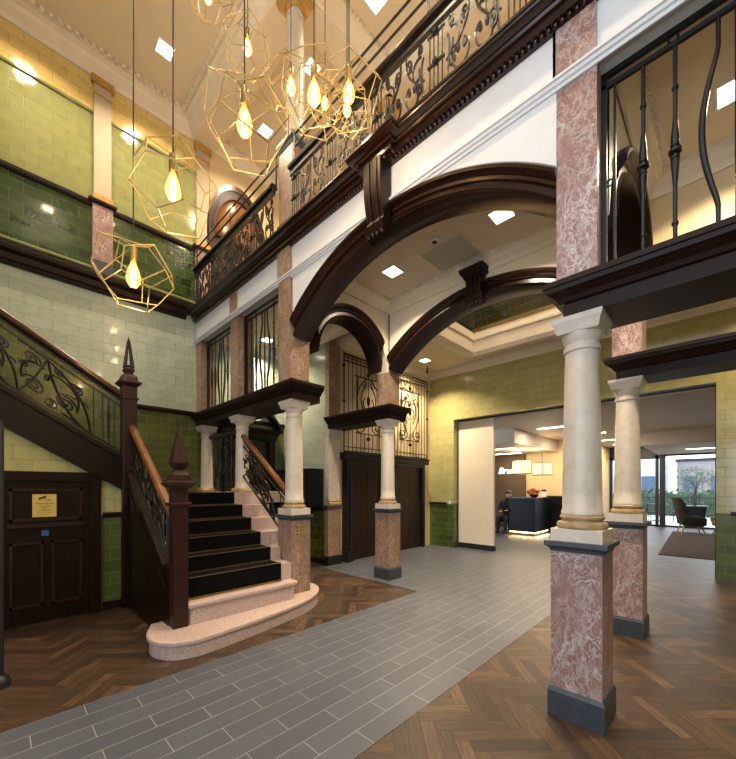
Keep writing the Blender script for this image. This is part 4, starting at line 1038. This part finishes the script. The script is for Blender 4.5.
# newel posts
def newel(x, y, zb, zcap, zspike, label, mat='newel', pierced=False):
    w = .078 if pierced else .067
    t = thing('newel_post', label, 'newel post', (x, y, zb))
    MB().lathe(x, y, [(w, zb), (w, zcap)], 4).build('shaft', mat, t, bevel=.004)
    MB().lathe(x, y, [(.08, zcap-.17), (.092, zcap-.16), (.092, zcap-.14), (.08, zcap-.13)], 4).build('collar', mat, t)
    MB().lathe(x, y, [(.078, zcap), (.10, zcap+.02), (.12, zcap+.04), (.12, zcap+.06), (.085, zcap+.075), (.08, zcap+.13), (.05, zcap+.16), (.04, zcap+.175)], 4).build('cap', mat, t)
    zk = zcap+.175
    if pierced:
        b = MB(); b.lathe(x, y, [(.04, zk), (.055, zk+.03), (.055, zk+.05), (.035, zk+.075)], 4)
        for sx in (-1, 1):
            for sy in (-1, 1): b.tube([(x+sx*.042, y+sy*.042, zk+.07), (x+sx*.006, y+sy*.006, zspike-.05)], [.016, .012], 6)
        b.tube([(x, y, zspike-.09), (x, y, zspike)], [.022, .003], 6); b.ball((x, y, zk+.09), .022, 8)
        b.build('finial', mat, t)
    else:
        MB().lathe(x, y, [(.03, zk), (.045, zk+.02), (.06, zk+.045), (.07, zk+.07), (.004, zspike)], 4).build('finial', mat, t)
newel(-3.765, 1.25, STEPZ[0], 1.485, 2.08, 'red brown newel post with solid spike on the curved bottom step')
newel(-5.40, 1.20, 1.30, 2.76, 3.40, 'tall dark newel post with pierced spike finial at the stair turn', 'newel', True)
MB().lathe(-5.40, 1.20, [(.078, 0), (.078, 1.30)], 4).build('newel_base', 'dark', st)
# stair balustrades: sheared scroll panels
def stair_rail(P0, P1, h, label, mat='rail', hr=.045, brass=False, group=None, style=0):
    """P0 low end, P1 high end of the string line; rail sits h above"""
    P0, P1 = Vector(P0), Vector(P1); t = thing('stair_balustrade', label, 'balustrade', tuple(P0))
    d = P1-P0; hor = Vector((d.x, d.y, 0)); Lh = hor.length; hd = hor/Lh; k = d.z/Lh; side = Vector((hd.y, -hd.x, 0))
    f = lambda s, q: tuple(P0+hd*s+Vector((0, 0, k*s+q)))
    b = MB(); vs = []; prof = [(-.04, -.05), (-.045, -.012), (-.025, .014), (.025, .014), (.045, -.012), (.04, -.05)]
    for s in (0, Lh):
        for o, z in prof: vs.append(tuple(Vector(f(s, h+z))+side*o))
    n = len(prof); b.add(vs, [(i, (i+1) % n, n+(i+1) % n, n+i) for i in range(n)]+[tuple(range(n)), tuple(range(n, 2*n))]); b.build('handrail', mat, t, bevel=.006)
    tr = MB(); tr.tube([f(0, h-.10), f(Lh, h-.10)], .012, 4); tr.build('top_rail', 'iron', t)
    if style == 2: MB().tube([f(0, h-.17), f(Lh, h-.17)], .009, 4).build('middle_rail', 'iron', t)
    MB().tube([f(0, .05), f(Lh, .05)], .014, 4).build('bottom_rail', 'iron', t)
    top = h-.10 if style != 2 else h-.17
    e = .30 if style != 1 else .0
    if e:
        for q in ((.06, .12, .18, .27) if Lh > 1.2 else (.06, .14)): knop_bar(f, q, .05, top, .008, q == .12).build('bar', 'iron', t)
    span = Lh-e; m = max(1, round(span/.62)); W = span/m
    for i in range(m):
        s0 = e+i*W; b = MB(); H = top-.05
        Lp = lambda pts, r=.009: b.tube([f(s0+W*p[0], .05+H*p[1]) for p in pts], r*1.15, 5)
        Lp(bez((.0, .0), (.02, .6), (.35, 1.05), (1.0, .98)), .011); Lp(bez((.0, .0), (.3, .02), (.55, .35), (.62, .98)), .011)
        Lp(bez((.62, .98), (.75, .5), (.9, .2), (1.0, .02)), .01)
        Lp(spiral(.36, .32, .17, .02, PI*1.1, -2.1, 36), .01); Lp(bez((.19, .30), (.12, .6), (.3, .8), (.55, .72)), .01)
        Lp(spiral(.80, .30, .15, .02, PI*.1, 2.0, 34), .01); Lp(bez((.95, .32), (1.0, .6), (.85, .8), (.66, .72)), .01)
        Lp(spiral(.82, .78, .12, .02, PI, -1.7, 28), .009); Lp(spiral(.2, .72, .1, .02, 0, 1.7, 28), .009); Lp(spiral(.58, .14, .1, .02, PI*.5, 1.6, 26), .009)
        Lp(bez((.0, .0), (.2, .02), (.3, .1), (.42, .06)), .009); Lp(bez((.02, .5), (.1, .62), (.2, .5), (.36, .52)), .008); Lp(spiral(.45, .86, .08, .02, PI, 1.5, 22), .008); Lp(spiral(.93, .6, .07, .015, 0, -1.5, 22), .008)
        c = f(s0+W*.62, .05+H*.6); b.ball(c, .03, 8, (1, 1, 1.3))
        b.build('scroll', 'iron', t)
    return t
# first flight, camera side and arcade side
stair_rail((-3.83, 1.22, slopeX(-3.83)+.13), (-5.31, 1.22, slopeX(-5.31)+.13), .55, 'short iron balustrade with chestnut handrail between the two newel posts', style=0)
stair_rail((-4.13, 2.70, slopeX(-4.1)+.02), (-5.32, 2.70, slopeX(-5.32)+.02), .69, 'iron balustrade with chestnut handrail ending at the pink stair pedestal', style=2)
# level guard on the landing between the slim columns
t = thing('landing_guard', 'short level iron guard with wooden rail between the slim stair columns', 'balustrade', (-6.1, 2.78, LAND))
MB().prism([(2.73, 2.36), (2.725, 2.42), (2.75, 2.44), (2.81, 2.44), (2.835, 2.42), (2.83, 2.36)], 'x', -6.67, -5.54).build('handrail', 'dark_x', t)
for z in (LAND+.06, 2.2, 2.28): MB().tube([(-6.66, 2.78, z), (-5.54, 2.78, z)], .011, 4).build('rail', 'iron', t)
fg = lambda s, q: (s, 2.78, q)
for s in (-6.55, -6.3, -6.1, -5.9, -5.65): knop_bar(fg, s, LAND, 2.37, .009, False).build('bar', 'iron', t)
for i in range(4): scroll_module(fg, -6.55+.23*i, -6.33+.23*i, LAND+.07, 2.2, i % 2 == 1).build('scroll', 'iron', t)

# second flight rising towards the viewer along the tiled wall
k2 = .634
def zs(y): return 1.46+(1.13-y)*k2        # underside of the string at y
fl = thing('upper_flight', 'dark wood string and steps of the upper stair flight above the notice door', 'staircase', (-5.4, .5, 1.46))
YE = -2.3
b = MB(); b.prism([(1.13, zs(1.13)), (1.13, zs(1.13)+.40), (YE, zs(YE)+.40), (YE, zs(YE))], 'x', -5.44, -5.36); b.build('string', 'dark_y', fl)
b = MB(); b.prism([(1.13, zs(1.13)+.37), (1.13, zs(1.13)+.43), (YE, zs(YE)+.43), (YE, zs(YE)+.37)], 'x', -5.47, -5.33)
b.prism([(1.13, zs(1.13)), (1.13, zs(1.13)+.04), (YE, zs(YE)+.04), (YE, zs(YE))], 'x', -5.45, -5.335); b.build('string_moulding', 'dark_y', fl)
n = 12
for i in range(n):
    y1 = 1.10-i*.27; z = LAND+.17*(i+1)
    MB().box(XL, -5.45, y1-.27, y1, z-.06 if i else LAND, z).build('tread', 'dark', fl); 
    MB().box(XL, -5.45, y1-.02, y1, z-.171, z-.06).build('riser', 'dark', fl)
b = MB(); b.prism([(1.1, LAND-.05), (1.1, LAND), (YE, LAND+.05+(1.1-YE)*.63), (YE, LAND+(1.1-YE)*.63)], 'x', XL, -5.46); b.build('soffit', 'dark', fl)
stair_rail((-5.40, 1.11, zs(1.11)+.42), (-5.40, YE, zs(YE)+.42), .79, 'long iron balustrade with dark chestnut handrail on the upper flight', mat='railD', style=2)
# wall under the second flight with the door
b = MB(); b.prism([(YE, 0), (YE, 1.15), (1.13, 1.15), (1.13, 0)], 'x', -5.5, -5.415); struct(b, 'wall_stair.001', 'green_tile')
b = MB(); b.prism([(YE, 1.15), (YE, zs(YE)), (1.13, zs(1.13)), (1.13, 1.15)], 'x', -5.5, -5.416); struct(b, 'wall_stair.002', 'olive_tile')
t = MB(); runx(t, -5.415, .93, 1.12, DADO(1.16, .06, .03)); struct(t, 'trim_18', 'dark')
t = MB(); runx(t, -5.415, .93, 1.12, [(0, 0), (.02, 0), (.02, .1), (0, .1)]); struct(t, 'baseboard_stair', 'dark')
dr = MB(); X = -5.415
dr.box(X, X+.05, -.05, .045, 0, 1.66); dr.box(X, X+.05, .80, .91, 0, 1.66); dr.box(X, X+.055, -.05, .91, 1.57, 1.67)
d1 = struct(dr, 'door_1', 'dark')
lf = MB().box(X, X+.02, .045, .80, .01, 1.57).build('door_leaf', 'dark', d1)
pn = MB()
for y0, y1, z0, z1 in ((.12, .73, 1.13, 1.48), (.12, .39, .2, .9), (.46, .73, .2, .9)):
    pn.box(X+.02, X+.035, y0, y1, z0, z0+.025); pn.box(X+.02, X+.035, y0, y1, z1-.025, z1); pn.box(X+.02, X+.035, y0, y0+.025, z0, z1); pn.box(X+.02, X+.035, y1-.025, y1, z0, z1)
pn.box(X+.02, X+.05, .1, .75, 1.06, 1.10)
pn.build('door_panel', 'newel', lf)
sg = thing('notice', 'square yellow security camera notice on the dark door', 'sign', (X+.02, .4, 1.3)); sx = X+.0395
MB().box(X+.02, sx, .300, .500, 1.17, 1.42).build('plate', 'sign', sg); plate = C.objects[-1]
RZ = Matrix.Rotation(PI/2, 3, 'Z') @ Matrix.Rotation(PI/2, 3, 'X')
for body, size, z in (('These premises', .026, 1.312), ('are under', .022, 1.285), ('CCTV', .022, 1.262), ('surveillance', .024, 1.238), ('Please contact reception', .013, 1.212), ('for details', .013, 1.195)):
    text_obj(body, size, (sx+.0005, .40, z), RZ, 'ink', 'lettering', plate, .0005)
b = MB(); b.add([(sx+.001, .348, 1.378), (sx+.001, .352, 1.36), (sx+.001, .415, 1.385), (sx+.001, .412, 1.408), (sx+.004, .348, 1.378), (sx+.004, .352, 1.36), (sx+.004, .415, 1.385), (sx+.004, .412, 1.408)], [(0, 1, 2, 3), (4, 5, 6, 7), (0, 1, 5, 4), (1, 2, 6, 5), (2, 3, 7, 6), (3, 0, 4, 7)])
b.tube([(sx+.002, .398, 1.378), (sx+.002, .41, 1.355), (sx+.002, .445, 1.355)], .003, 4); b.box(sx, sx+.003, .442, .447, 1.345, 1.365)
b.build('camera_symbol', 'ink', plate)
bl = MB().box(X+.02, X+.024, .375, .435, .96, 1.02).build('door_sticker', 'blue'); tag(bl, 'small blue square sticker below the yellow notice', 'sticker')
# slim dark post at the edge of view
po = thing('barrier_post', 'slim dark metal post with rounded foot standing before the stair door', 'post', (-3.88, .03, 0))
MB().lathe(-3.90, .025, [(.035, .03), (.035, 1.97), (.02, 2.0)], 16).build('shaft', 'frame', po); MB().lathe(-3.90, .025, [(.075, 0), (.075, .04), (.06, .07), (.036, .09)], 20).build('foot', 'frame', po)

# pedimented door at the landing wall
pd = thing('pedimented_door', 'dark wood door with broken curved pediment behind the stair columns', 'door', (XL, 3.6, LAND)); yc = 3.62
MB().box(XL, XL+.05, yc-.42, yc+.42, LAND, 2.42).build('door_leaf', 'newel', pd)
b = MB(); b.box(XL, XL+.12, yc-.56, yc-.42, LAND, 2.5); b.box(XL, XL+.12, yc+.42, yc+.56, LAND, 2.5); b.build('door_frame', 'dark', pd)
MB().sweep([(XL, yc-.58), (XL+.12, yc-.58), (XL+.12, yc+.58), (XL, yc+.58)], [(-.1, 2.45), (0, 2.45), (.02, 2.52), (.03, 2.58), (.1, 2.64), (.12, 2.68), (-.1, 2.68)][::-1]).build('cornice', 'dark', pd)
b = MB()
for sg2 in (-1, 1):
    pr = []
    for i in range(11):
        q = i/10; a = PI*.12+q*PI*.26; pr.append((yc+sg2*.72*math.cos(a), 2.46+.72*math.sin(a)))
    for (a0, b0), (a1, b1) in zip(pr, pr[1:]):
        b.prism([(a0, b0-.09), (a0, b0), (a1, b1), (a1, b1-.09)], 'x', XL, XL+.2)
b.build('pediment', 'dark', pd)
# arched dark wood surround upstairs
ad = thing('arched_doorway', 'arched dark wood doorway on the gallery wall beyond the balcony rail', 'door', (XL, 3.4, ZG)); yc = 3.40; AS = 1.75
MB().box(XL, XL+.015, yc-.46, yc+.46, ZG, 6.30).build('door_leaf', 'archd', ad)
b = MB()
for y0, y1, z0, z1 in ((-.4, -.04, 4.85, 5.5), (.04, .4, 4.85, 5.5), (-.4, -.04, 5.6, 6.2), (.04, .4, 5.6, 6.2)): b.box(XL+.015, XL+.025, yc+y0, yc+y1, z0, z1)
b.build('door_panel', 'dark', ad)
b = MB(); vs, fs = [], []; NR, NA = 6, 24      # domed lunette
for r in range(NR+1):
    for a in range(NA+1):
        q = r/NR; th = PI*a/NA; vs.append((XL+.012+.07*math.sqrt(max(0, 1-q*q)), yc+.46*q*math.cos(th), 6.34+.46*AS*q*math.sin(th)))
for r in range(NR):
    for a in range(NA): fs.append((r*(NA+1)+a, r*(NA+1)+a+1, (r+1)*(NA+1)+a+1, (r+1)*(NA+1)+a))
b.add(vs, fs, True); b.build('lunette', 'archg', ad)
def ring(r0, r1, dep, name, mat):
    b = MB()
    for i in range(24):
        a0, a1 = PI*i/24, PI*(i+1)/24; P = lambda r, a: (yc+r*math.cos(a), 6.34+AS*r*math.sin(a))
        b.prism([P(r0, a0), P(r1, a0), P(r1, a1), P(r0, a1)], 'x', XL, XL+dep)
    b.build(name, mat, ad)
ring(.46, .51, .05, 'arch_moulding', 'archd'); ring(.51, .56, .03, 'arch_moulding', 'dark'); ring(.56, .62, .045, 'arch_moulding', 'archd')
b = MB(); b.box(XL, XL+.045, yc-.62, yc-.46, ZG, 6.34); b.box(XL, XL+.045, yc+.46, yc+.62, ZG, 6.34); b.box(XL, XL+.06, yc-.46, yc+.46, 6.28, 6.36)
b.build('door_frame', 'archd', ad)
# dark cabinet against the green tiled wall
cb = thing('wall_cabinet', 'plain dark cabinet box on the green tiled wall behind the stair foot column', 'cabinet', (-6.0, 4.3, 1.1))
MB().box(-6.75, -5.56, 4.12, 4.47, 1.12, 1.85).build('body', 'counter', cb, bevel=.006); MB().box(-6.6, -5.65, 4.105, 4.12, 1.18, 1.79).build('door', 'black', cb)

# ------------------------------------------------------------------ lights: recessed downlights
def downlight(x, y, z, label, e=60, size=.2, group='recessed ceiling lights', col=(1, .80, .55)):
    t = thing('ceiling_light', label, 'ceiling light', (x, y, z), group)
    b = MB(); a = size/2; b.box(x-a-.015, x+a+.015, y-a-.015, y-a, z-.012, z); b.box(x-a-.015, x+a+.015, y+a, y+a+.015, z-.012, z); b.box(x-a-.015, x-a, y-a, y+a, z-.012, z); b.box(x+a, x+a+.015, y-a, y+a, z-.012, z)
    b.build('frame', 'paper', t); MB().box(x-a, x+a, y-a, y+a, z-.008, z).build('diffuser', 'lamp', t)
    L = bpy.data.lights.new('downlight_lamp', 'AREA'); L.shape = 'SQUARE'; L.size = size*.9; L.energy = e*.95; L.color = col; L.spread = math.radians(125)
    o = bpy.data.objects.new('downlight_lamp', L); C.objects.link(o); o.location = (0, 0, -.02); o.parent = t
E_HALL, E_BAY, E_GAL = 52, 58, 38
downlight(-6.0, 1.8, ZH, 'square ceiling light in the hall ceiling beside the hanging cords', E_HALL)
downlight(-6.0, .35, ZH, 'square hall ceiling light above the upper stair flight', E_HALL)
downlight(-2.5, .9, ZH, 'square hall ceiling light above the wire pendants', E_HALL)
downlight(.2, .9, ZH, 'square hall ceiling light over the entrance side', E_HALL)
downlight(-6.05, 3.5, ZH, 'square gallery ceiling light near the arched doorway', E_GAL)
downlight(-4.62, 3.48, ZH, 'square gallery ceiling light beside the gallery column', E_GAL)
downlight(-3.36, 3.6, ZH, 'square gallery ceiling light beyond the safety rods', E_GAL)
downlight(-.5, 3.6, ZH, 'square gallery ceiling light over the wide pier side', E_GAL)
downlight(-3.22, 3.78, ZC, 'square ceiling light behind the front arch, nearer the stair', E_BAY)
downlight(-1.71, 3.80, ZC, 'square ceiling light behind the front arch, nearer the wide pier', E_BAY)
downlight(-6.5, 3.8, ZC, 'square ceiling light seen through the stair grille', 48)
downlight(.06, 3.8, ZC, 'square ceiling light seen through the large grille', 52)
downlight(-4.95, 6.95, ZC, 'square ceiling light in front of the lift grilles', 95)
downlight(.6, 7.3, ZC, 'square ceiling light close to the tiled back wall', 90)
downlight(-1.5, 5.9, ZH, 'square ceiling light high above the light well', E_GAL*2.6)
# reception lights
def striplight(x, y, z, label, l=1.2, e=30, axis='x'):
    t = thing('linear_ceiling_light', label, 'ceiling light', (x, y, z), 'linear ceiling lights in reception')
    MB().box(x-l/2, x+l/2, y-.05, y+.05, z-.015, z).build('diffuser', 'lamp', t)
    L = bpy.data.lights.new('linear_lamp', 'AREA'); L.shape = 'RECTANGLE'; L.size = l; L.size_y = .1; L.energy = e; L.color = (1, .85, .62)
    o = bpy.data.objects.new('linear_lamp', L); C.objects.link(o); o.location = (0, 0, -.03); o.parent = t
for i, (x, y) in enumerate(((-3.2, 10.5), (-3.0, 12.5), (-2.7, 14.6), (-2.5, 16.3))):
    striplight(x, y, 3.1, ('first', 'second', 'third', 'fourth')[i]+' linear reception ceiling light counting away from the tiled opening', 1.0, 45)
striplight(-5.6, 12.9, 2.70, 'linear light washing the brown wall behind the counter', 1.0, 12)
striplight(-5.0, 11.2, 2.70, 'linear light over the front of the reception counter', .8, 18)
striplight(-.3, 15.6, 2.72, 'linear light over the brown rug armchairs', 1.2, 25)
for x, y in ((-4.74, 12.0), (-4.13, 12.1)):
    L = bpy.data.lights.new('drum_lamp', 'POINT'); L.energy = 22; L.color = (1, .75, .45); L.shadow_soft_size = .2
    o = bpy.data.objects.new('drum_lamp', L); C.objects.link(o); o.location = (x, y, 2.52)
    L = bpy.data.lights.new('drum_lamp', 'POINT'); L.energy = 10; L.color = (1, .75, .45); L.shadow_soft_size = .2
    o = bpy.data.objects.new('drum_lamp', L); C.objects.link(o); o.location = (x, y, 1.75)
L = bpy.data.lights.new('foot_strip_lamp', 'AREA'); L.shape = 'RECTANGLE'; L.size = .76; L.size_y = .03; L.energy = 6; L.color = (1, .7, .35)
o = bpy.data.objects.new('foot_strip_lamp', L); C.objects.link(o); o.location = (-4.46, 11.30, .12)
L = bpy.data.lights.new('foot_strip_lamp', 'AREA'); L.shape = 'RECTANGLE'; L.size = .03; L.size_y = 1.1; L.energy = 8; L.color = (1, .7, .35)
o = bpy.data.objects.new('foot_strip_lamp', L); C.objects.link(o); o.location = (-4.03, 11.9, .12)
# ceiling fittings
sd = thing('smoke_detector', 'round white smoke detector on the ceiling behind the front arch', 'smoke detector', (-2.44, 3.62, ZC))
MB().lathe(-2.44, 3.62, [(.035, ZC-.05), (.055, ZC-.04), (.06, ZC-.015), (.06, ZC)], 20).build('body', 'paper', sd); MB().lathe(-2.44, 3.62, [(.02, ZC-.06), (.035, ZC-.05)], 16).build('sensor', 'frame', sd)
hp = thing('ceiling_hatch', 'square access hatch in the ceiling behind the front arch', 'hatch', (-2.45, 3.98, ZC))
MB().box(-2.73, -2.17, 3.74, 4.24, ZC-.012, ZC-.002).build('panel', 'hatch', hp); 
b = MB()
for x0, x1, y0, y1 in ((-2.745, -2.155, 3.725, 3.738), (-2.745, -2.155, 4.242, 4.255), (-2.745, -2.732, 3.738, 4.242), (-2.168, -2.155, 3.738, 4.242)): b.box(x0, x1, y0, y1, ZC-.018, ZC)
b.build('frame', 'cornice', hp)
sp = thing('sprinkler', 'small dark sprinkler head on the lobby ceiling beside the tiled wall', 'sprinkler', (-5.05, 7.4, ZC))
MB().tube([(-5.2, 7.4, ZC-.0), (-5.2, 7.4, ZC-.12)], .02, 8).ball((-5.2, 7.4, ZC-.13), .03, 8).build('head', 'iron', sp)

# ------------------------------------------------------------------ wire cage pendants
PHI = (1+5**.5)/2
DV = [Vector(p).normalized() for p in [(a, b, c) for a in (-1, 1) for b in (-1, 1) for c in (-1, 1)] + [q for a in (-1, 1) for b in (-1, 1) for q in ((0, a/PHI, b*PHI), (a/PHI, b*PHI, 0), (a*PHI, 0, b/PHI))]]
DE = [(i, j) for i in range(20) for j in range(i) if (DV[i]-DV[j]).length < .72]
def pendant(x, y, z, D, seed, label, tilt=.3):
    t = thing('cage_pendant', label, 'pendant lamp', (x, y, z), 'brass wire cage pendants'); t['_o'] = (x, y, z)
    rnd = random.Random(seed); R = Matrix.Rotation(rnd.uniform(-tilt, tilt), 3, 'X') @ Matrix.Rotation(rnd.uniform(-tilt, tilt), 3, 'Y') @ Matrix.Rotation(rnd.uniform(0, 6.28), 3, 'Z')
    pts = [Vector((x, y, z))+(R @ v)*(D/2)*(1+.12*math.sin(3*i+seed)) for i, v in enumerate(DV)]
    b = MB(); r = .0042
    for i, j in DE: b.tube([pts[i], pts[j]], r, 5)
    cage = b.build('cage', 'brass', t)
    zt = z+D*.42; sc = D/.5
    top = max(pts, key=lambda p: p.z)
    MB().tube([(x, y, zt-.12*sc), (x, y, zt-.115*sc), (x, y, zt-.02*sc), (x, y, zt)], [.015*sc, .024*sc, .024*sc, .012*sc], 14).build('socket', 'brassd', t)
    zb = zt-.12*sc
    MB().lathe(x, y, [(.006*sc, zb-.175*sc), (.024*sc, zb-.168*sc), (.04*sc, zb-.142*sc), (.045*sc, zb-.115*sc), (.037*sc, zb-.07*sc), (.023*sc, zb-.03*sc), (.013*sc, zb)], 18).build('bulb', 'bulb', t)
    bulb = C.objects[-1]; b = MB()
    for q in range(4): a = q*PI/2+.4; b.tube([(x+.005*sc*math.cos(a), y+.005*sc*math.sin(a), zb-.04*sc), (x+.017*sc*math.cos(a), y+.017*sc*math.sin(a), zb-.1*sc), (x+.008*sc*math.cos(a), y+.008*sc*math.sin(a), zb-.155*sc)], .0035*sc, 5)
    b.build('filament', 'filament', bulb)
    b = MB()
    for p in sorted(pts, key=lambda p: -p.z)[:3]: b.tube([(x, y, zt-.01), p], r*.9, 5)
    b.build('stay', 'brass', cage)
    MB().tube([(x, y, zt), (x, y, ZH)], .005, 6).build('cord', 'cord', t)
    L = bpy.data.lights.new('bulb_lamp', 'POINT'); L.energy = 9; L.color = (1, .70, .38); L.shadow_soft_size = .05
    o = bpy.data.objects.new('bulb_lamp', L); C.objects.link(o); o.location = (0, 0, zb-.25*sc-z); o.parent = t
PEND = [(-2.94, .682, 2.972, .5, 'lowest brass wire cage pendant, hanging before the tiled wall over the stair'),
        (-2.47, .787, 3.375, .5, 'brass wire cage pendant before the light green tiles, second lowest'),
        (-4.406, 1.789, 7.345, .5, 'highest brass wire cage pendant, cut by the top of the view'),
        (-3.636, 1.892, 6.181, .5, 'small brass wire cage pendant just below the highest one'),
        (-2.047, 1.046, 3.673, .5, 'largest brass wire cage pendant, hanging before the arched gallery doorway'),
        (-3.107, 2.082, 5.51, .5, 'brass wire cage pendant overlapping the gallery column'),
        (-2.043, 1.558, 4.236, .5, 'brass wire cage pendant in the middle of the cluster over the balcony rail'),
        (-2.735, 2.217, 5.172, .38, 'smallest brass wire cage pendant, behind the middle of the cluster'),
        (-2.103, 1.943, 4.586, .5, 'brass wire cage pendant at the end of the cluster beside the balcony bracket'),
        (-2.439, 2.229, 4.917, .42, 'brass wire cage pendant hidden behind the cluster end pendant')]
for i, (x, y, z, D, lb) in enumerate(PEND): pendant(x, y, z, D, 11+i*3, lb)

# ------------------------------------------------------------------ daylight, world, camera
def daylight(x, z, w, h, e):
    L = bpy.data.lights.new('window_daylight', 'AREA'); L.shape = 'RECTANGLE'; L.size = w; L.size_y = h; L.energy = e; L.color = (.80, .90, 1.0); L.cycles.is_portal = True
    o = bpy.data.objects.new('window_daylight', L); C.objects.link(o); o.location = (x, YF-.3, z); o.rotation_euler = (PI/2, 0, 0)
for x in (-1.35, 1.05): daylight(x, 2.35, 2.0, 3.5, 150); daylight(x, 6.0, 2.0, 2.3, 95)
W = bpy.data.worlds.new('sky'); bpy.context.scene.world = W; W.use_nodes = True
nt = W.node_tree; nt.nodes.clear(); bg = nt.nodes.new('ShaderNodeBackground'); ow = nt.nodes.new('ShaderNodeOutputWorld'); nt.links.new(bg.outputs[0], ow.inputs[0])
bg.inputs[0].default_value = (.74, .87, 1.0, 1); bg.inputs[1].default_value = 3.9

cam = bpy.data.cameras.new('camera'); co = bpy.data.objects.new('camera', cam); C.objects.link(co)
F_PX, CY_PX = 366.0, 487.0
cam.sensor_fit = 'HORIZONTAL'; cam.sensor_width = 36; cam.lens = F_PX/736*36
cam.shift_y = (CY_PX-759/2)/736; cam.clip_start = .05; cam.clip_end = 200
co.location = (0, 0, 1.5); co.rotation_euler = (PI/2, 0, math.atan2(357, 366))
sc = bpy.context.scene; sc.camera = co
sc.view_settings.view_transform = 'Standard'; sc.view_settings.look = 'None'; sc.view_settings.gamma = 1; sc.view_settings.exposure = .12
sc.view_settings.use_curve_mapping = False
sc.cycles.max_bounces = 8; sc.cycles.diffuse_bounces = 4; sc.cycles.use_denoising = True
sc.cycles.sample_clamp_indirect = 6
for o in bpy.data.objects:
    if '_o' in o: del o['_o']
